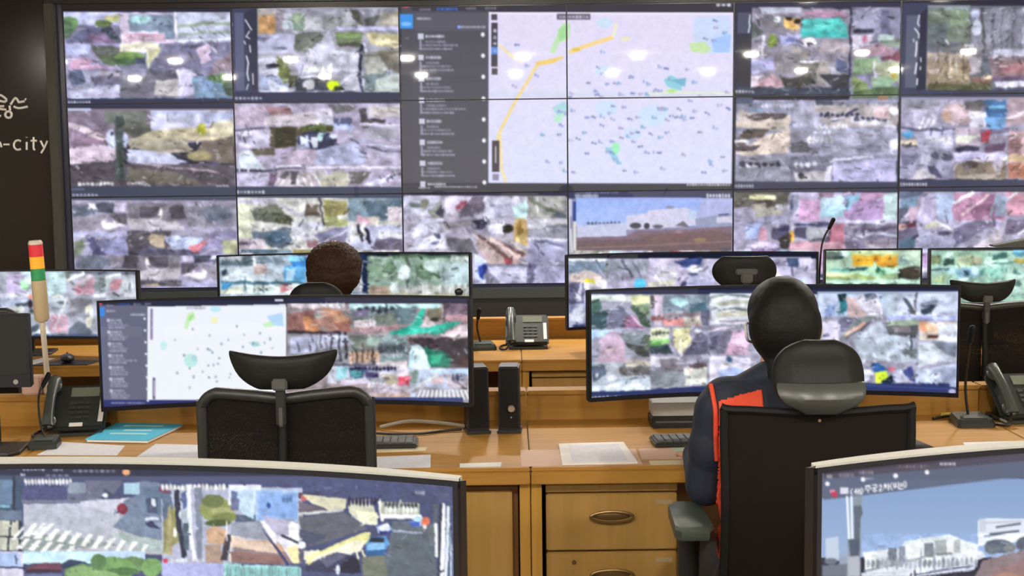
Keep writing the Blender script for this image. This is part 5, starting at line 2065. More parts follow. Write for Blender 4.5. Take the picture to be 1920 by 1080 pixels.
# video wall: three rows of six panels
wall_art = paint(ART_WALL, 100, -20, 2030, 580, 1.0, 3)
CX = [lambda y: 127 + (y - 30) * .0207, lambda y: 434 + (y - 100) * .016, lambda y: 746 + (y - 60) * .017, lambda y: 1064 + (y - 40) * .0146,
      lambda y: 1378.7 + (y - 100) * .0115, lambda y: 1682 + (y - 50) * .008, lambda y: 1985 + y * .004]
RY = [lambda x: 22 - (x - 150) * .0130, lambda x: 197.5 - (x - 150) * .0112, lambda x: 375.5 - (x - 150) * .0146, lambda x: 539 - (x - 150) * .0135]
PANEL = [['a grid of small green street views', 'crossroads views with a lime patch', 'upper left quarter of the map with camera list', 'upper right quarter of the white city map', 'a teal roof and yellow digger', 'bare pine trees'],
         ['bare yard view with a dark pole in the middle', 'grey streets and a dark shed full of white sacks', 'lower left quarter of the map with the yellow road', 'lower right quarter of the map dense with blue markers', 'car parks and sand coloured lots', 'blue shop sign and an orange tinted street view'],
         ['parked cars and a red and blue tent', 'pale roundabout and railings', 'road with red and white kerb lines', 'blue sky above a pale school building and brown ground', 'mauve road views and a white zebra crossing', 'rose road lanes with white lines']]
RN = ['top', 'middle', 'bottom']
for r in range(3):
    for c in range(6):
        t = thing('display_panel', '%s row video wall panel showing %s' % (RN[r], PANEL[r][c]), 'display', (VX + (c + .5) * PW, VY, VZ - (r + 1) * PH), 0, 'panels of the video wall')
        b = .0045; w = PW / 2 - .0006
        fr = MB(); fr.box(-w, w, .004, .11, .0006, PH - .0006)
        fr.box(-w, w, -.004, .004, PH - b, PH - .0006).box(-w, w, -.004, .004, .0006, b).box(-w, -w + b, -.004, .004, b, PH - b).box(w - b, w, -.004, .004, b, PH - b)
        fr.build('housing', M['bezel'], t)
        def pos(u, v): return np.stack([-w + b + (2 * w - 2 * b) * u, 0 * u, (PH - b) - (PH - 2 * b) * v], -1)
        def colour(u, v, r=r, c=c):
            u2, v2 = .006 + .988 * u, .008 + .984 * v
            y = RY[r](300 + 300 * c) * (1 - v2) + RY[r + 1](300 + 300 * c) * v2
            for _ in range(3):
                x = CX[c](y) * (1 - u2) + CX[c + 1](y) * u2
                y = RY[r](x) * (1 - v2) + RY[r + 1](x) * v2
            return wall_art.sample(x, y)
        screen_mesh('screen', 190, 104, pos, colour, t)

RAD = 1.8
def monitor(label, C, phi, w, h, z1, art, quad, curved=True, nx=300, ny=90, back='dgrey', foot=True, chin=.014, seed=1, base_w=.27):
    """wide curved monitor; C is the middle of its screen, z1 its top, standing on the desk"""
    t = thing('curved_monitor' if curved else 'flat_monitor', label, 'monitor', (C[0], C[1], DH + .0006), phi)
    zt = z1 - DH - .0006; zb = zt - h
    X = lambda s, d=0: (RAD - d) * np.sin(s / RAD) if curved else s
    Yd = lambda s, d=0: -(RAD - (RAD - d) * np.cos(s / RAD)) + 0 if curved else d + 0 * s
    if curved:
        Xf = lambda s, d: (RAD + d) * math.sin(s / RAD); Yf = lambda s, d: (RAD + d) * math.cos(s / RAD) - RAD
    else:
        Xf = lambda s, d: s; Yf = lambda s, d: d
    n = 28; S = [-w / 2 + w * i / n for i in range(n + 1)]
    def strip(mb, d0, d1, z0, z1, ss=S, taper=None):
        rows = []
        for s_ in ss:
            e = 1 if taper is None else taper(s_)
            rows.append([Vector((Xf(s_, d0), Yf(s_, d0), z0)), Vector((Xf(s_, d0 + (d1 - d0) * e), Yf(s_, d0 + (d1 - d0) * e), z0 + .006)), Vector((Xf(s_, d0 + (d1 - d0) * e), Yf(s_, d0 + (d1 - d0) * e), z1 - .004)), Vector((Xf(s_, d0), Yf(s_, d0), z1))])
        mb.rings(rows)
    if back == 'silver':
        tt = MB(); strip(tt, .002, .024, zt - .0008, zt + .003, S, lambda s_: .45 + .55 * max(0, 1 - (abs(s_) / (w / 2)) ** 4)); tt.build('top_trim', M['silver'], t, True)
        back = 'black'
    sh = MB(); strip(sh, .006, .05, zb, zt - .001, S, lambda s_: .45 + .55 * max(0, 1 - (abs(s_) / (w / 2)) ** 4)); sh.build('rear_shell', M[back], t, True)
    bz = .008; fr = MB()
    strip(fr, -.003, .0055, zt - bz, zt); strip(fr, -.003, .0055, zb, zb + chin)
    strip(fr, -.003, .0055, zb + chin, zt - bz, [-w / 2 + bz * q / 2 for q in range(3)]); strip(fr, -.003, .0055, zb + chin, zt - bz, [w / 2 - bz + bz * q / 2 for q in range(3)])
    fr.build('bezel', M['bezel'], t)
    if art is not None:
        bd = paint(art[0], *art[1], .9, seed); Q = np.array(quad, float)
        def pos(u, v):
            s_ = -w / 2 + bz + (w - 2 * bz) * u; zz = zt - bz - (h - bz - chin) * v
            return np.stack([RAD * np.sin(s_ / RAD) if curved else s_, RAD * np.cos(s_ / RAD) - RAD + 0 if curved else 0 * s_, zz], -1)
        def colour(u, v):
            q = lambda R3: R3[0] * ((1 - u) * (1 - 2 * u))[..., None] + R3[1] * (4 * u * (1 - u))[..., None] + R3[2] * (u * (2 * u - 1))[..., None]
            p = q(Q[0]) * (1 - v)[..., None] + q(Q[1]) * v[..., None]
            return bd.sample(p[..., 0], p[..., 1])
        screen_mesh('screen', nx, ny, pos, colour, t)
    else:
        g = MB(); strip(g, -.001, .003, zb + chin, zt - bz, [-w / 2 + bz + (w - 2 * bz) * i / 8 for i in range(9)]); g.build('screen', M['dark_glass'], t)
    if foot:
        nk = MB(); nk.box(-.035, .035, .055, .085, .012, zb + h * .6, .006).box(-.06, .06, .03, .06, zb + h * .35, zb + h * .65, .005); nk.build('stand_neck', M['black'], t)
        pts = [(-base_w / 2, .02), (-base_w / 2 + .02, .17), (base_w / 2 - .02, .17), (base_w / 2, .02), (base_w * .4, -.02), (-base_w * .4, -.02)]
        bs = MB(); bs.rings([[Vector((x, y, 0)) for x, y in pts], [Vector((x, y, .009)) for x, y in pts], [Vector((x * .97, y * .95, .012)) for x, y in pts]]); bs.build('stand_base', M['black'], t)
    return t
# where each screen's four corners and edge middles lie in its artwork
QUADS = {
    'ML': [[(186, 569), (541, 558), (877, 560)], [(195, 764), (547, 749), (880, 755)]],
    'MR': [[(1108, 548), (1441, 538), (1797, 540)], [(1109, 746), (1440, 732), (1792, 737)]],
    'BL': [[(410, 482), (649, 476), (879, 476)], [(414, 615), (652, 607), (881, 609)]],
    'BR': [[(1065, 481), (1293, 475), (1531, 475)], [(1066, 614), (1293, 606), (1530, 608)]],
    'BLL': [[(-213, 515), (35, 509), (254, 510)], [(-206, 639), (41, 631), (259, 633)]],
    'BS': [[(1549, 471), (1638, 469), (1726, 468)], [(1548, 574), (1636, 573), (1725, 572)]],
    'BS2': [[(1746, 469), (1862, 467), (1978, 466)], [(1743, 600), (1859, 598), (1974, 597)]],
    'FL': [[(-633, 906), (143, 880), (850, 913)], [(-602, 1323), (161, 1285), (857, 1346)]],
    'FR': [[(1539, 888), (2192, 837), (2951, 840)], [(1534, 1316), (2177, 1234), (2924, 1246)]],
}

G = 'wide curved monitors on the desks'
mons = {}
def put(key, label, C, phi, w, h, z1, art, rect, **kw):
    t = monitor(label, C, phi, w, h, z1, (art, rect), QUADS[key], **kw); t['group'] = G; mons[key] = t
put('ML', 'wide curved monitor in the middle row showing a white map and four camera views', (-.715, 4.3), 0, 1.215, .36, 1.224, ART_MAP_MONITOR, (170, 545, 900, 775), nx=380, ny=112)
put('MR', 'wide curved monitor before the seated woman showing a grid of street views', (.857, 4.3), 0, 1.215, .365, 1.24, ART_STREETS_MONITOR, (1090, 525, 1815, 765), nx=380, ny=112)
put('BL', 'wide monitor before the brown-haired person showing a blue van and green woodland', (-.77, 6.33), 0, 1.22, .36, 1.222, ART_BLUE_VAN_MONITOR, (400, 465, 900, 620), nx=260, ny=80)
put('BR', 'wide monitor behind the oval headrest by the video wall showing pale street views', (.88, 6.33), 0, 1.215, .362, 1.205, ART_MARKET_MONITOR, (1055, 465, 1540, 625), nx=260, ny=80)
put('BLL', 'wide monitor at the left behind the signal tower showing pink road lanes', (-2.345, 6.33), 0, 1.215, .337, 1.157, ART_PINK_ROAD_MONITOR, (-320, 495, 290, 645), nx=260, ny=80)
put('BS', 'flat monitor by the video wall showing a yellow truck in green light', (1.757, 6.3), 0, .47, .29, 1.211, ART_YELLOW_TRUCK_MONITOR, (1540, 462, 1740, 640), nx=110, ny=70, curved=False, base_w=.2)
put('BS2', 'flat monitor at the right edge by the video wall showing pale green yards', (2.33, 6.3), 0, .61, .36, 1.21, ART_GREEN_YARD_MONITOR, (1738, 460, 2230, 640), nx=140, ny=80, curved=False, base_w=.2)
put('FL', 'big near monitor at bottom left showing a crossing, a pine tree and blue cars', (-.652, 1.955), -4, 1.2, .36, 1.211, ART_CROSSING_MONITOR, (-760, 820, 900, 1420), nx=620, ny=180, back='silver')
put('FR', 'big near monitor at bottom right showing blue sky over a white school building', (1.015, 1.991), 5, 1.2, .36, 1.217, ART_SCHOOL_MONITOR, (1520, 810, 2980, 1380), nx=560, ny=160, back='silver')
for k in ('BS', 'BS2'): mons[k]['group'] = 'flat monitors by the video wall'
# small switched-off monitor at the left edge
t = monitor('small switched-off black monitor cut by the left edge of the picture', (-1.672, 4.12), 0, .335, .235, 1.196, None, None, curved=False, chin=.04, base_w=.23)
MB().lathe([(.008, 0), (.008, .003), (.001, .003)], (.122, -.003, .238), 16, 'Y').build('power_button', M['led_grey'], t, True)

# ---------------------------------------------------------------- office chairs (they face the video wall, so we see their backs)
def chair_base(t):
    b = MB()
    for k in range(5):
        a = 2 * math.pi * k / 5 + .3; d = Vector((math.cos(a), math.sin(a), 0))
        b.tube([d * .03 + Vector((0, 0, .10)), d * .16 + Vector((0, 0, .095)), d * .285 + Vector((0, 0, .075))], lambda s: .022 - .008 * s, 8, 3)
    b.lathe([(.001, .07), (.045, .07), (.045, .12), (.001, .125)]); b.build('star_base', M['black'], t, True)
    for k in range(5):
        a = 2 * math.pi * k / 5 + .3; x, y = .285 * math.cos(a), .285 * math.sin(a)
        c = MB(); c.lathe([(.001, -.02), (.026, -.02), (.028, -.012), (.028, .012), (.026, .02), (.001, .02)], (x, y, .028), 18, 'X'); c.cap((x, y, .05), (x, y, .075), .009, .009, 8, 3)
        c.build('caster', M['soft'], t, True)
    MB().lathe([(.001, .12), (.026, .12), (.026, .28), (.016, .28), (.016, .40), (.001, .40)]).build('gas_column', M['dgrey'], t, True)
    m = MB(); m.box(-.09, .09, -.10, .10, .39, .42, .008).box(-.03, .03, -.30, -.08, .395, .425, .008); m.build('tilt_mechanism', M['black'], t)
def seat(t, z=.40):
    def top(x, tt): return 0
    rows = [(-.22, -.17, .17), (-.20, -.215, .215), (-.1, -.24, .24), (.05, -.245, .245), (.16, -.235, .235), (.215, -.20, .20), (.235, -.15, .15)]
    s = MB(); s.sheet(rows, .07, lambda x, zz: 0, 14, .3)
    s.build('seat', M['soft'], t, True, Matrix.Translation((0, 0, z)) @ Matrix.Rotation(math.radians(-90), 4, 'X') @ Matrix.Diagonal((1, 1, -1, 1)))
def arms(t, xw=.29, z=.735):
    for sg in (-1, 1):
        a = MB(); a.tube([(sg * .19, -.02, .41), (sg * (xw - .01), -.02, .44), (sg * xw, -.03, .56), (sg * xw, -.05, z - .03)], lambda s: .022 + .008 * s, 10, 5)
        p = a.build('armrest_post', M['dgrey'], t, True)
        m = MB(); pts = [(sg * xw - .05, -.16), (sg * xw - .035, -.185), (sg * xw + .035, -.185), (sg * xw + .05, -.16), (sg * xw + .045, .05), (sg * xw + .02, .09), (sg * xw - .02, .09), (sg * xw - .045, .05)]
        m.rings([[Vector((x * .98 + sg * xw * .02, y * .97, z - .032)) for x, y in pts], [Vector((x, y, z - .022)) for x, y in pts], [Vector((x, y, z - .008)) for x, y in pts], [Vector((x * .96 + sg * xw * .04, y * .93, z)) for x, y in pts]])
        m.build('armrest_pad', M['green_grey'], p, True)
def wing_headrest(t, zc=1.137, hw=.137, yb=-.262):
    rows = [(zc - .045, -.055, .055), (zc - .034, -.085, .085), (zc - .015, -hw * .83, hw * .83), (zc + .008, -hw * .93, hw * .93), (zc + .026, -hw * .985, hw * .985), (zc + .038, -hw, hw), (zc + .043, -hw * .98, hw * .98)]
    h = MB(); h.sheet(rows, .032, lambda x, z: yb + 2.2 * x * x, 22, .3, lambda x, tt: tt * (abs(x) / hw) ** 1.6 * .012 - tt * .004)
    o = h.build('headrest', M['pad'], t, True, sub=1)
    j = MB(); j.box(-.019, .019, yb - .032, yb - .012, zc - .042, zc - .014, .004); j.build('headrest_joint', M['grey'], o, True)
    MB().box(-.012, .012, yb - .02, yb - .006, zc - .13, zc - .03, .003).build('headrest_stem', M['dgrey'], t)
def oval_headrest(t, zc=1.193, hw=.135, yb=-.262):
    rows = [(zc + .062 * math.sin(a), -hw * max(.45, math.cos(a)) ** .45, hw * max(.45, math.cos(a)) ** .45) for a in [math.radians(v) for v in (-90, -72, -50, -25, 0, 25, 50, 72, 90)]]
    h = MB(); h.sheet(rows, .036, lambda x, z: yb + 1.6 * x * x, 22, .3)
    o = h.build('headrest', M['pad'], t, True, sub=1)
    j = MB(); j.box(-.024, .024, yb - .036, yb - .014, zc - .045, zc - .002, .005).box(-.045, .045, yb - .03, yb - .014, zc - .012, zc + .012, .005); j.build('headrest_joint', M['grey'], o, True)
    MB().box(-.013, .013, yb - .02, yb - .006, zc - .17, zc - .04, .003).build('headrest_stem', M['dgrey'], t)
def dome_headrest(t, yb=-.26):
    rows = [(1.062, -.085, .085), (1.078, -.104, .104), (1.10, -.111, .111), (1.13, -.1135, .1135), (1.16, -.109, .109), (1.185, -.095, .095), (1.205, -.07, .07), (1.217, -.035, .035)]
    h = MB(); h.sheet(rows, .05, lambda x, z: yb + 1.9 * x * x + .02 - .035 * max(0, 1 - (z - 1.062) / .09), 20, .35)
    o = h.build('headrest', M['pad'], t, True, sub=1)
    rows = [(1.040, -.040, .035), (1.052, -.055, .055), (1.062, -.085, .088), (1.08, -.1035, .1035), (1.10, -.109, .109), (1.118, -.108, .108)]
    h = MB(); h.sheet(rows, .012, lambda x, z: yb + 1.9 * x * x - .012 - .03 * max(0, 1 - abs(z - 1.075) / .06), 20, .5)
    h.build('lower_shell', M['pad2'], o, True, sub=1)
    MB().box(-.03, .03, -.232, -.215, .90, 1.075, .004).build('headrest_stem', M['dgrey'], t)
def split_back(t, hw=.226, z0=.60, z1=1.078, dip=.012):
    yb = lambda x, z: -.245 + .9 * x * x + .05 * max(0, .8 - z)
    r = .05
    def path(xa, xb, sg):
        P = []
        for a in range(0, 91, 15): P.append((xb - r + r * math.sin(math.radians(a)), z1 - r + r * math.cos(math.radians(a))))
        for a in range(90, 181, 15): P.append((xb - r + r * math.sin(math.radians(a)), z0 + r + r * math.cos(math.radians(a))))
        P = [(xa, z1 - dip), (xa + (xb - xa) * .35, z1 - .004)] + P + [(xa, z0)]
        return [(sg * x, yb(sg * x, z), z) for x, z in P]
    f = MB()
    for sg in (-1, 1): f.tube(path(.004, hw - .015, sg), .0155, 10, 2)
    fo = f.build('back_frame', M['dgrey'], t, True)
    for sg in (-1, 1):
        rows = []
        for i in range(13):
            z = z0 + (z1 - .002 - z0) * i / 12; e = hw - .02
            for lim in (z - z0, z1 - z):
                if lim < r: e = min(e, hw - .02 - r + math.sqrt(max(0, r * r - (r - lim) ** 2)))
            a, b = sorted((sg * .008, sg * e)); rows.append((z, a, b))
        MB().sheet(rows, .006, yb, 10, .8).build('back_mesh', M['mesh'], t, True)
    s = MB(); s.tube([(0, -.25, z1 - .06), (0, -.268, z1 - .2), (0, -.272, .75), (0, -.26, .55), (0, -.2, .42)], lambda q: .011 + .008 * q, 10, 5)
    so = s.build('back_spine', M['soft'], t, True)
    MB().box(-.0095, .0095, -.283, -.255, z1 - .075, z1 - .022, .005).build('spine_cap', M['grey'], so, True)
    MB().sheet([(.66, -.15, .15), (.69, -.17, .17), (.74, -.17, .17), (.77, -.15, .15)], .02, lambda x, z: -.215 + .9 * x * x, 12, .4).build('lumbar_pad', M['soft'], t, True)
def flat_back(t, hw=.227, z0=.56, z1=1.047):
    yb = lambda x, z: -.245 + .35 * x * x + .10 * max(0, .75 - z)
    zt = lambda x: z1 - .010 + .010 * (x / hw) ** 2
    f = MB(); P = [(-hw, z0 + .03), (-hw + .004, .8), (-hw, z1 - .02), (-hw + .02, z1 - .002), (0, z1 - .010), (hw - .02, z1 - .002), (hw, z1 - .02), (hw - .004, .8), (hw - .02, z0 + .03), (.1, z0), (-.1, z0), (-hw, z0 + .03)]
    f.tube([(x, yb(x, z) - .002, z) for x, z in P], .011, 8, 4); f.build('back_frame', M['soft'], t, True)
    rows = [(z0 + (z1 - .008 - z0) * i / 12, -hw + .006, hw - .006) for i in range(13)]
    MB().sheet(rows, .008, yb, 20, .8).build('back_mesh', M['mesh2'], t, True)
    s = MB(); s.tube([(0, -.245, .84), (0, -.268, .78), (0, -.27, .68), (0, -.26, .58), (0, -.2, .43)], lambda q: .012 + .008 * q, 10, 5)
    s.build('back_spine', M['black'], t, True)
    MB().lathe([(.004, 0), (.004, .003), (.001, .003)], (-.002, -.258, 1.022), 12, 'Y').build('back_screw', M['chrome'], t, True)
G2 = 'black office chairs at the desks'
def chair(label, loc, rz, back, head, scale=1, arm=True):
    t = thing('office_chair', label, 'chair', loc, rz, G2); t.scale = (1, 1, scale)
    chair_base(t); seat(t); back(t)
    if head: head(t)
    if arm: arms(t)
    return t
ch1 = chair('empty black office chair with winged headrest before the map monitor', (-.562, 3.495, 0), 0, split_back, wing_headrest, 1.004, False)
ch2 = chair('black chair with domed headrest carrying the woman in navy and orange', (.757, 3.395, 0), -1, flat_back, dome_headrest)
ch3 = chair('black chair with oval headrest before the pale street monitor by the video wall', (.97, 5.60, 0), 0, split_back, oval_headrest, 1.0, False)
ch4 = dup(ch1, location=(1.95, 5.60, 0), scale=(1, 1, .965), label='dark empty chair with winged headrest at far right behind the grid monitor')
ch5 = dup(ch3, location=(-2.222, 5.60, 0), scale=(1, 1, .985), label='chair at the left edge by the video wall, only its headrest end showing')
ch6 = chair('dark chair with domed headrest carrying the brown-haired person', (-.752, 5.40, 0), 0, flat_back, dome_headrest, .975, False)

# ---------------------------------------------------------------- two seated people seen from behind
def hand(b, w, fdir, side):
    """palm, four bent fingers and a thumb resting on the desk"""
    w = Vector(w); f = Vector(fdir).normalized(); s = Vector((f.y, -f.x, 0)) * side
    b.cap(w, w + f * .075, .026, .030, 12); b.cap(w + f * .02 - s * .018, w + f * .07 - s * .022, .017, .017, 10)
    for k, (o, L) in enumerate(((-.030, .060), (-.010, .072), (.010, .068), (.030, .052))):
        a = w + f * .085 - s * o * 1.0 + Vector((0, 0, .004)); m = a + f * L * .55 + Vector((0, 0, .006)); e = m + f * L * .45 + Vector((0, 0, -.016))
        b.cap(a - f * .02, m, .0088, .008, 8, 3); b.cap(m, e, .008, .007, 8, 3)
    a = w + f * .03 + s * .028; m = a + f * .03 + s * .026; e = m + f * .03 + s * .004 + Vector((0, 0, -.008))
    b.cap(a, m, .011, .010, 8, 3); b.cap(m, e, .010, .008, 8, 3)
def person(label, loc, lean, sc, hands, hair, jacket, collar, hx=-.018, sw=1):
    t = thing('person', label, 'person', loc); t.scale = (sc,) * 3
    L = lambda x, y, z: (x * sw, y * lean, z)
    b = MB()
    b.ell((0, 0, .56), (.165, .125, .11)); b.ell(L(0, .03, .72), (.13, .095, .14)); b.ell(L(-.005, .08, .93), (.16, .105, .16))
    b.cap(L(-.15, .085, 1.03), L(.15, .085, 1.03), .05, .05); b.cap(L(-.06, .09, 1.045), (hx * .5, .11 * lean, 1.09), .05, .045); b.cap(L(.06, .09, 1.045), (hx * .5, .11 * lean, 1.09), .05, .045)
    b.cap(L(-.012, .10, 1.05), (hx, .135 * lean + .0, 1.16), .05, .046)
    hy = .155 * lean
    b.ell((hx, hy, 1.235), (.072, .092, .105)); b.ell((hx, hy + .035, 1.175), (.054, .056, .052)); b.cap((hx, hy + .09, 1.225), (hx, hy + .108, 1.205), .011, .014, 10)
    b.ell((hx, hy + .075, 1.172), (.026, .018, .010)); b.ell((hx - .03, hy + .078, 1.24), (.014, .012, .010)); b.ell((hx + .03, hy + .078, 1.24), (.014, .012, .010))
    for sg in (-1, 1):
        b.ell((hx + sg * .075, hy, 1.22), (.012, .022, .032))
        sh, el, wr = Vector(L(sg * .18, .08, 1.0)), Vector((sg * .238 * (sw * .62 + .38) * (1 if sw == 1 else .84), .08 * lean + .02, .795)), Vector((sg * .15, hands - .10, .79))
        b.cap(sh, el, .047, .038); b.cap(el, wr, .038, .026); hand(b, wr + Vector((0, .01, -.012)), (-sg * .15, 1, -.04), sg)
        b.cap((sg * .09, 0, .53), (sg * .11, .40, .51), .082, .058); b.cap((sg * .11, .40, .51), (sg * .12, .47, .10), .056, .036)
        b.cap((sg * .12, .46, .06), (sg * .13, .59, .045), .038, .032)
    body = fuse(b.build('body', M['skin'], t, True), .0075, 3)
    p = MB(); p.ell((0, -.002, .565), (.176, .134, .115))
    for sg in (-1, 1): p.cap((sg * .09, 0, .53), (sg * .11, .40, .51), .092, .068); p.cap((sg * .11, .40, .51), (sg * .12, .465, .12), .066, .052)
    fuse(p.build('trousers', M['trousers'], t, True), .011)
    for sg in (-1, 1):
        s = MB(); s.cap((sg * .12, .45, .045), (sg * .13, .60, .04), .045, .038); s.box(sg * .125 - .04, sg * .125 + .04, .415, .62, 0.001, .02, .006); fuse(s.build('shoe', M['shoe'], t, True), .008)
    j = MB(); j.ell(L(0, .02, .66), (.165, .125, .12)); j.ell(L(0, .04, .76), (.155, .115, .14)); j.ell(L(-.005, .075, .93), (.178, .122, .165))
    j.cap(L(-.155, .085, 1.025), L(.155, .085, 1.025), .064, .064); j.cap(L(-.10, .09, 1.03), (hx * .5, .105 * lean, 1.085), .06, .056); j.cap(L(.10, .09, 1.03), (hx * .5, .105 * lean, 1.085), .06, .056)
    for sg in (-1, 1):
        sh, el, wr = Vector(L(sg * .18, .08, 1.0)), Vector((sg * .238 * (sw * .62 + .38) * (1 if sw == 1 else .84), .08 * lean + .02, .795)), Vector((sg * .15, hands - .10, .79))
        j.cap(sh, el, .064, .056); j.cap(el, wr, .054, .042); j.ell((el + sh) / 2 + Vector((sg * .004, -.008, 0)), (.062, .06, .08))
    jo = fuse(j.build('jacket', jacket, t, True), .0045, 10)
    c = MB(); c.lathe([(.062, 0), (.066, .02), (.060, .045), (.054, .045), (.056, 0)], (0, 0, 0), 24)
    c.build('collar', collar, jo, True, Matrix.Translation((hx + .004, .108 * lean, 1.075)) @ Matrix.Rotation(math.radians(-18 * lean), 4, 'X'))
    hair(t, hx, hy)
    return t, jo
def long_hair(t, hx, hy):
    h = MB(); h.ell((hx, hy - .012, 1.250), (.093, .108, .094)); h.ell((hx, hy - .045, 1.215), (.097, .078, .105)); h.ell((hx, hy - .055, 1.165), (.070, .055, .07))
    h.ell((hx + .004, hy - .075, 1.13), (.042, .04, .06)); h.cap((hx + .006, hy - .095, 1.12), (hx + .02, hy - .14, .95), .036, .022)
    h.cap((hx - .03, hy - .07, 1.12), (hx - .045, hy - .13, 1.02), .026, .03); h.cap((hx - .04, hy - .13, 1.04), (hx - .03, hy - .15, .95), .03, .02)
    o = fuse(h.build('hair', M['black_hair'], t, True), .006, 4)
    k = MB(); k.lathe([(.044, -.01), (.05, 0), (.044, .01)], (hx + .005, hy - .088, 1.118), 20); k.build('hair_tie', M['soft'], o, True)
    m = MB(); m.ell((hx, hy + .060, 1.175), (.060, .052, .05)); mo = m.build('face_mask', M['mask'], t, True)
    for sg in (-1, 1):
        s = MB(); s.tube([(hx + sg * .055, hy + .06, 1.20), (hx + sg * .092, hy + .0, 1.218), (hx + sg * .1, hy - .03, 1.205), (hx + sg * .093, hy - .02, 1.175), (hx + sg * .052, hy + .06, 1.155)], .0036, 8, 6); s.build('ear_loop', M['mask'], mo, True)
def short_hair(t, hx, hy):
    h = MB(); h.ell((hx, hy - .006, 1.238), (.114, .116, .099)); h.ell((hx, hy - .03, 1.20), (.111, .09, .085)); h.ell((hx, hy - .03, 1.15), (.082, .068, .05))
    o = fuse(h.build('hair', M['brown_hair'], t, True), .006, 2)
    rg = random.Random(3)
    for v in o.data.vertices: v.co += v.normal * rg.uniform(-.0035, .004)
wo, wj = person('person with black tied hair in navy and orange jacket, before the street grid monitor', (.700, 3.320, 0), 1.0, 1.0, .58, long_hair, M['navy'], M['navy'], .028, .84)
mo_, mj = person('person with short brown hair seated by the video wall, mostly hidden by the map monitor', (-.688, 5.335, 0), .35, .998, .62, short_hair, M['soft'], M['red_cloth'])

def overlay(src, name, material, pick, off, parent):
    """a cloth panel lying on chosen faces of a garment"""
    bm = bmesh.new(); bm.from_mesh(src.data); bm.normal_update()
    bmesh.ops.delete(bm, geom=[f for f in bm.faces if not pick(f.calc_center_median(), f.normal)], context='FACES')
    for v in bm.verts: v.co += v.normal * off
    me = bpy.data.meshes.new(name); bm.to_mesh(me); bm.free(); me.materials.append(material)
    for p in me.polygons: p.use_smooth = True
    o = bpy.data.objects.new(name, me); COL.objects.link(o); o.parent = parent
    md = o.modifiers.new('cloth', 'SOLIDIFY'); md.thickness = .003; md.offset = -1
    return o
overlay(wj, 'orange_back_panel', M['orange'], lambda c, n: n.y < .3 and .58 < c.z < 1.034 + .28 * (.155 - abs(c.x)) and .052 < abs(c.x) < .158, .004, wj)
overlay(wj, 'orange_hem', M['orange'], lambda c, n: .66 < c.z < .86 and -.152 < c.x < -.085 and n.y < .6, .004, wj)
pp = MB()
def surf(x, z):
    best = None
    for v in wj.data.vertices:
        if v.normal.y < .3:
            d = (v.co.x - x) ** 2 + (v.co.z - z) ** 2
            if best is None or d < best[0]: best = (d, v.co + v.normal * .005)
    return best[1]
pp.tube([surf(x, z) for x, z in ((-.171, 1.066), (-.171, 1.048), (-.169, 1.01), (-.167, .97), (-.165, .93), (-.163, .88))], .006, 8, 3)
pp.build('piping', M['orange'], wj, True)

# ---------------------------------------------------------------- things on the desks
def phone(label, loc, rz):
    t = thing('desk_phone', label, 'telephone', loc, rz, 'dark desk phones')
    T = Matrix.Rotation(math.radians(38), 4, 'X')
    def lift(mb, name, m, parent, smooth=False): return mb.build(name, m, parent, smooth, Matrix.Translation((0, -.07, .022)) @ T)
    b = MB(); b.prism([(-.09, 0), (.10, 0), (.10, .006), (.095, .012), (-.085, .012), (-.09, .006)], -.07, .10)
    b.box(-.07, .085, .055, .09, .0, .115, .006); b.build('stand', M['phone'], t)
    u = MB(); u.box(-.105, .105, 0, .20, -.012, .012, .008); body = lift(u, 'body', M['phone'], t)
    lift(MB().box(-.02, .075, .140, .182, .0115, .0145, .001), 'display', M['lcd'], body)
    for r in range(4):
        for c in range(3):
            pass
    k = MB()
    for r in range(4):
        for c in range(3): k.box(-.018 + c * .024, .002 + c * .024, .038 + r * .022, .052 + r * .022, .0118, .015, .0015)
    lift(k, 'keypad', M['keys'], body)
    lift(MB().box(.080, .096, .025, .135, .0118, .0135), 'name_strip', M['white'], body)
    lift(MB().box(-.012, .032, .006, .022, .0118, .0135), 'number_tag', M['white'], body)
    h = MB(); h.tube([(-.078, .0, .026), (-.078, .03, .038), (-.078, .10, .046), (-.078, .17, .038), (-.078, .205, .026)], lambda s: .017 + .007 * abs(2 * s - 1) ** 2, 14, 5)
    h.ell((-.078, .022, .022), (.026, .030, .014)); h.ell((-.078, .182, .022), (.026, .030, .014)); lift(h, 'handset', M['phone2'], t, True)
    c = MB(); c.tube([(-.08, -.085, .045), (-.10, -.12, .012), (-.12, -.10, .006), (-.135, -.04, .006), (-.12, .03, .006), (-.09, .05, .006)], .005, 8, 8); c.build('cord', M['cable'], t, True)
    return t
ph = phone('dark desk phone with white tags beside the cyan booklet', (-1.485, 4.475, .7406), 8)
dup(ph, location=(.095, 6.40, .7406), rz=0, label='dark desk phone on the desk by the video wall, beside the gap between monitors')
dup(ph, location=(1.775, 4.485, .7406), rz=4, label='dark desk phone cut by the right edge of the middle row')

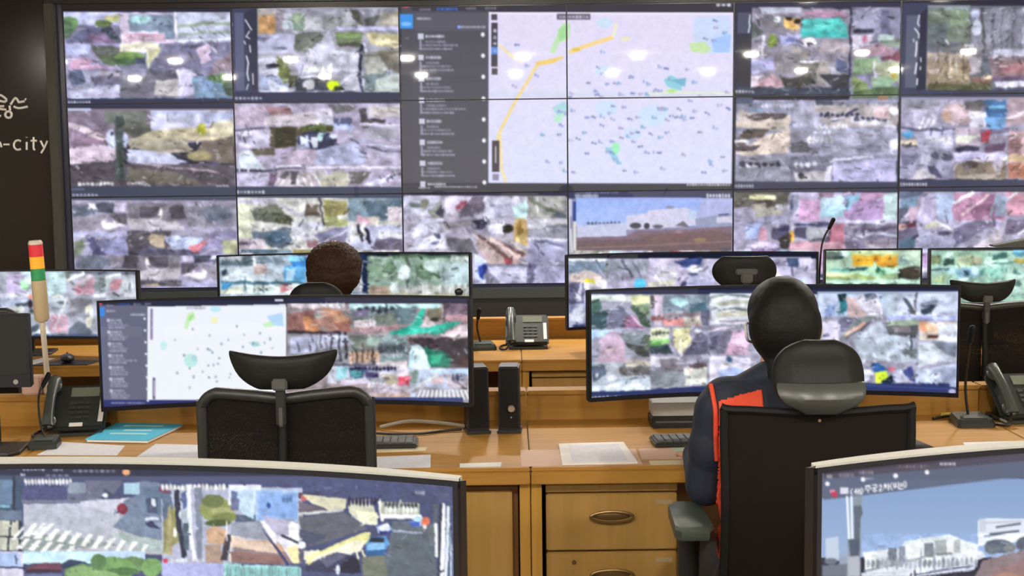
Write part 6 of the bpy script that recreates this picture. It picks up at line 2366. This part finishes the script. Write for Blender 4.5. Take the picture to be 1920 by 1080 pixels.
def mic(label, loc, rz, pts, head=True):
    t = thing('gooseneck_microphone', label, 'microphone', loc, rz, 'gooseneck microphones on the desks')
    b = MB(); P = [(-.055, -.06), (.055, -.06), (.064, -.05), (.058, .055), (.045, .065), (-.045, .065), (-.058, .055), (-.064, -.05)]
    b.rings([[Vector((x, y, 0)) for x, y in P], [Vector((x, y, .014)) for x, y in P], [Vector((x * .9, y * .86 + .004, .026 + .10 * (y + .06) * .6)) for x, y in P]])
    base = b.build('base', M['phone'], t)
    b = MB(); b.box(-.04, .042, -.04, .0, 0, .003, .001); b.build('top_plate', M['green_grey'], base, False, Matrix.Translation((0, 0, .0305)) @ Matrix.Rotation(math.radians(4), 4, 'X'))
    MB().tube([(0, .03, .02)] + pts, .0048, 8, 5).build('gooseneck', M['cable'], t, True)
    e = Vector(pts[-1]); d = (e - Vector(pts[-2])).normalized()
    MB().cap(e - d * .01, e + d * .035, .009, .011, 12).build('microphone_head', M['soft'], t, True)
    return t
m1 = mic('gooseneck microphone with brown stem left of the cyan booklet', (-1.525, 4.245, .7406), 4, [(-.022, .03, .06), (-.03, .03, .13), (-.022, .03, .18), (-.006, .05, .205)])
m1.scale = (.72, .72, 1); m1.location.x += .012
m2 = mic('gooseneck microphone with pale green base right of the street grid monitor', (1.575, 4.42, .7406), 0, [(-.012, .03, .12), (-.016, .0, .22), (-.014, -.02, .30)])
m3 = mic('tall gooseneck microphone standing out against the mauve road panel', (1.525, 6.40, .7406), 0, [(0, .03, .15), (0, .0, .38), (.012, .0, .50), (.045, -.01, .575)])
m4 = mic('gooseneck microphone beside the phone by the video wall', (-.125, 6.36, .7406), 10, [(-.01, .03, .06), (-.02, .02, .11), (-.016, .0, .16)])

def speaker(label, loc, rz, knob):
    t = thing('desktop_speaker', label, 'speaker', loc, rz, 'pair of black desktop speakers')
    b = MB(); b.prism([(-.037, .012), (.037, .012), (.034, .226), (-.034, .226)], -.05, .05, .004); b.build('cabinet', M['black'], t)
    MB().prism([(-.031, .02), (.031, .02), (.028, .219), (-.028, .219)], -.0535, -.0495).build('grille', M['soft'], t)
    MB().prism([(-.042, 0), (.042, 0), (.040, .012), (-.040, .012)], -.058, .055, .003).build('foot', M['dgrey'], t)
    if knob:
        MB().lathe([(.013, 0), (.013, .008), (.010, .011), (.001, .011)], (.008, -.053, .085), 20, 'Y').build('volume_knob', M['chrome'], t, True)
        MB().lathe([(.003, 0), (.003, .003), (.001, .003)], (.008, -.053, .055), 10, 'Y').build('power_light', M['led_grey'], t, True)
    return t
speaker('black desktop speaker without knob, next to the map monitor', (-.108, 4.415, .7406), 10, False)
speaker('black desktop speaker with bright volume knob, right of the pair', (.004, 4.42, .7406), -3, True)

# signal tower on the panel behind the middle row
t = thing('signal_tower', 'signal tower light with red, amber and green lenses on a beige stem', 'warning light', (-1.640, 4.66, .846))
TW = Matrix.Rotation(math.radians(-2.4), 4, 'Y')
def tw(name, prof, m, parent=t): return MB().lathe(prof, (0, 0, 0), 24).build(name, m, parent, True, TW)
tw('cap', [(.001, .548), (.020, .547), (.0245, .540), (.0245, .532), (.001, .532)], M['pale'])
tw('red_lens', [(.001, .490), (.0245, .490), (.0245, .531), (.001, .531)], M['red'])
tw('amber_lens', [(.001, .447), (.0245, .447), (.0245, .489), (.001, .489)], M['amber'])
tw('green_lens', [(.001, .406), (.0245, .406), (.0245, .446), (.001, .446)], M['green'])
tw('body', [(.001, .258), (.018, .258), (.0255, .27), (.0255, .405), (.001, .405)], M['beige'])
tw('pole', [(.001, .03), (.0095, .03), (.0095, .262), (.001, .262)], M['pale'])
MB().box(-.012, .022, -.02, .02, 0, .062, .004).build('bracket', M['pale'], t)
tag(MB().box(-.034, .034, -.03, .03, 0, .066, .005).build('junction_box', M['pink_box'], None, False, None, 0, (-1.690, 4.655, .846)), 'small pale pink box on the desk panel beside the signal tower', 'box')

# booklet, papers, keyboards
def flat(name, label, cat, pts, z, h, m, group=None, curl=0):
    cx = sum(p[0] for p in pts) / len(pts); cy = sum(p[1] for p in pts) / len(pts)
    o = MB().rings([[Vector((x - cx, y - cy, 0)) for x, y in pts], [Vector((x - cx, y - cy, h)) for x, y in pts]]).build(name, m, None, False, None, 0, (cx, cy, z))
    return tag(o, label, cat, group)
t = thing('booklet', 'cyan covered booklet lying in front of the map monitor', 'booklet', (-1.275, 4.45, .7405), 0)
Q = [(-.125, -.135), (.085, -.165), (.135, .09), (-.10, .135)]
MB().rings([[Vector((x, y, .001)) for x, y in Q], [Vector((x, y, .009)) for x, y in Q]]).build('pages', M['white'], t)
q2 = [(x * 1.03, y * 1.03) for x, y in Q]
cv = MB().rings([[Vector((x, y, .0092)) for x, y in q2], [Vector((x, y, .0112)) for x, y in q2]]).build('cover', M['cyan'], t)
for i, (x, y, w) in enumerate(((.0, .07, .07), (.01, -.005, .05), (.0, -.06, .065))):
    MB().box(x - w, x + w, y - .009, y + .009, .0113, .0119).build('printed_band', M['cyan_text'], cv, False, Matrix.Rotation(math.radians(-7), 4, 'Z'))
PG = 'papers on the middle row desks'
flat('paper_sheet', 'white paper sheet lying below the dark phone at the left', 'paper', [(-1.50, 4.13), (-1.24, 4.11), (-1.255, 4.25), (-1.48, 4.32)], .7403, .001, M['sheet'], PG)
flat('paper_sheet', 'pale lined paper sheet left of the empty chair, below the cyan booklet', 'paper', [(-1.175, 3.98), (-.93, 3.96), (-.96, 4.24), (-1.16, 4.27)], .7403, .0012, M['sheet'], PG)
flat('paper_sheet', 'printed sheet just right of the empty chair on the desk edge', 'paper', [(-.42, 3.885), (-.236, 3.89), (-.245, 4.06), (-.42, 4.04)], .7403, .0012, M['sheet'], PG)
flat('note_strip', 'cream note strip behind the printed sheet by the empty chair', 'paper', [(-.44, 4.10), (-.265, 4.12), (-.262, 4.17), (-.44, 4.18)], .7403, .001, M['cream'], PG)
flat('note_strip', 'short white strip at the desk edge left of the desk seam', 'paper', [(-.148, 3.885), (-.025, 3.89), (-.022, 3.945), (-.15, 3.935)], .7403, .001, M['white'], PG)
flat('paper_sheet', 'pale pink sheet at the desk seam under the printed page', 'paper', [(.036, 3.885), (.40, 3.895), (.40, 4.11), (.036, 4.11)], .7402, .0008, M['pink'], PG)
t = thing('document_stack', 'printed white page on the desk right of the seam', 'paper', (.275, 4.045, .7412), 0, PG)
MB().rings([[Vector((x, y, 0)) for x, y in ((-.115, -.15), (.113, -.14), (.095, .15), (-.115, .135))], [Vector((x, y, .004)) for x, y in ((-.115, -.15), (.113, -.14), (.095, .15), (-.115, .135))]]).build('pages', M['white'], t)
MB().rings([[Vector((x, y, .0042)) for x, y in ((-.085, -.125), (.085, -.12), (.075, .12), (-.085, .115))], [Vector((x, y, .0046)) for x, y in ((-.085, -.125), (.085, -.12), (.075, .12), (-.085, .115))]]).build('printed_block', M['sheet'], t)
flat('paper_sheet', 'pale pink sheet between the printed page and the seated woman', 'paper', [(.405, 3.965), (.53, 3.96), (.53, 4.12), (.41, 4.11)], .7402, .0008, M['pink'], PG)
flat('note_strip', 'cream strip at the desk edge just left of the seated woman', 'paper', [(.425, 3.885), (.62, 3.89), (.62, 3.945), (.425, 3.94)], .7403, .001, M['cream'], PG)
flat('paper_sheet', 'pale green sheet under the arm of the seated woman', 'paper', [(.52, 4.06), (.68, 4.05), (.66, 4.25), (.50, 4.22)], .7403, .001, M['green_paper'], PG)
flat('paper_sheet', 'white sheet on the right hand desk beside the dark mouse pad', 'paper', [(1.40, 3.90), (1.80, 3.92), (1.80, 4.16), (1.45, 4.14)], .7402, .001, M['sheet'], PG)
flat('mouse_pad', 'dark maroon mouse pad right of the woman\'s chair', 'mouse pad', [(1.12, 3.90), (1.36, 3.92), (1.31, 4.18), (1.13, 4.17)], .7403, .004, M['maroon'])
def keyboard(label, loc, rz):
    t = thing('keyboard', label, 'keyboard', loc, rz, 'keyboards on the middle row')
    MB().box(-.22, .22, -.065, .065, 0, .016, .005).build('base', M['dgrey'], t)
    k = MB()
    for r in range(5):
        for c in range(17): k.box(-.208 + c * .0245, -.188 + c * .0245, -.055 + r * .0225, -.036 + r * .0225, .016, .021)
    k.build('keys', M['grey'], t)
    return t
kb = keyboard('dark keyboard showing past the right side of the empty chair', (-.515, 4.205, .7406), 2)
dup(kb, location=(.68, 4.185, .7418), rz=3, label='dark keyboard in front of the seated woman')
# grey box under the street grid monitor
t = thing('set_top_box', 'light grey box on a black base under the street grid monitor', 'electronics box', (.60, 4.47, .7406))
MB().box(-.112, .112, -.05, .06, .042, .088, .003).build('housing', M['silver'], t)
MB().box(-.115, .115, -.055, .06, .0, .041, .006).build('base', M['black'], t)
MB().box(-.10, .10, -.058, -.054, .020, .026).build('front_slot', M['grey'], t)
# cables behind the map monitor's stand
CG = 'loose cables on the middle row'
for i, (pts, r, lab, m) in enumerate([
    ([(-.44, 4.46, .75), (-.34, 4.44, .772), (-.24, 4.43, .768), (-.15, 4.43, .755)], .006, 'pale grey cable under the right half of the map monitor', 'pale_cable'),
    ([(-.50, 4.40, .746), (-.40, 4.36, .746), (-.30, 4.36, .746), (-.22, 4.40, .746), (-.16, 4.42, .746)], .0045, 'black cable curling towards the speakers', 'cable'),
    ([(1.47, 4.50, .746), (1.56, 4.53, .75), (1.66, 4.50, .746), (1.70, 4.46, .746)], .005, 'black cable between the microphone and the phone at the right', 'cable')]):
    tag(MB().tube(pts, r, 8, 8).build('cable', M[m], None, True), lab, 'cable', CG)
tag(MB().cap((1.52, 4.555, .749), (1.60, 4.56, .749), .008, .008, 10).build('highlighter_pen', M['yellow'], None, True), 'yellow pen lying behind the right hand microphone base', 'pen')
# mouse mat and mouse on the left desk by the video wall
flat('mouse_mat', 'dark mouse mat on the left desk by the video wall', 'mouse pad', [(-2.19, 5.995), (-1.93, 6.0), (-1.90, 6.12), (-2.10, 6.16)], .7403, .004, M['dgrey'])
t = thing('computer_mouse', 'black mouse on the mat behind the signal tower', 'mouse', (-2.04, 6.065, .7445), 20)
MB().ell((0, 0, .0205), (.032, .055, .020)).build('body', M['black'], t, True)
MB().lathe([(.001, -.004), (.008, -.004), (.008, .004), (.001, .004)], (0, .03, .036), 14, 'X').build('scroll_wheel', M['grey'], t, True)
flat('paper_slip', 'white paper slip beside the mouse mat at the left', 'paper', [(-2.27, 6.03), (-2.19, 6.03), (-2.15, 6.22), (-2.22, 6.24)], .7403, .001, M['white'])
# camera on the top edge of the map monitor and a grey hood on the right hand monitor
t = thing('webcam', 'small round black camera on the right end of the map monitor', 'camera', (-.155, 4.215, 1.2245))
MB().ell((0, .018, .011), (.014, .014, .012)).build('body', M['black'], t, True)
MB().box(-.010, .010, .008, .03, -.0005, .004).build('clip', M['black'], t)
t = thing('grey_hood', 'dark grey slanted hood lying on top of the monitor at the right edge', 'lamp', (2.42, 6.325, 1.2105))  # slanted hood for an unidentified dark grey shape; gives no light
MB().prism([(-.08, 0), (.22, 0), (.22, .055), (.08, .038), (-.06, .012), (-.085, .008)], -.03, .05, .003).build('housing', M['grey'], t)
MB().box(-.06, .2, -.025, .02, -.0005, .0).build('diffuser', M['dgrey'], t)  # plain dark strip under the hood, not lit
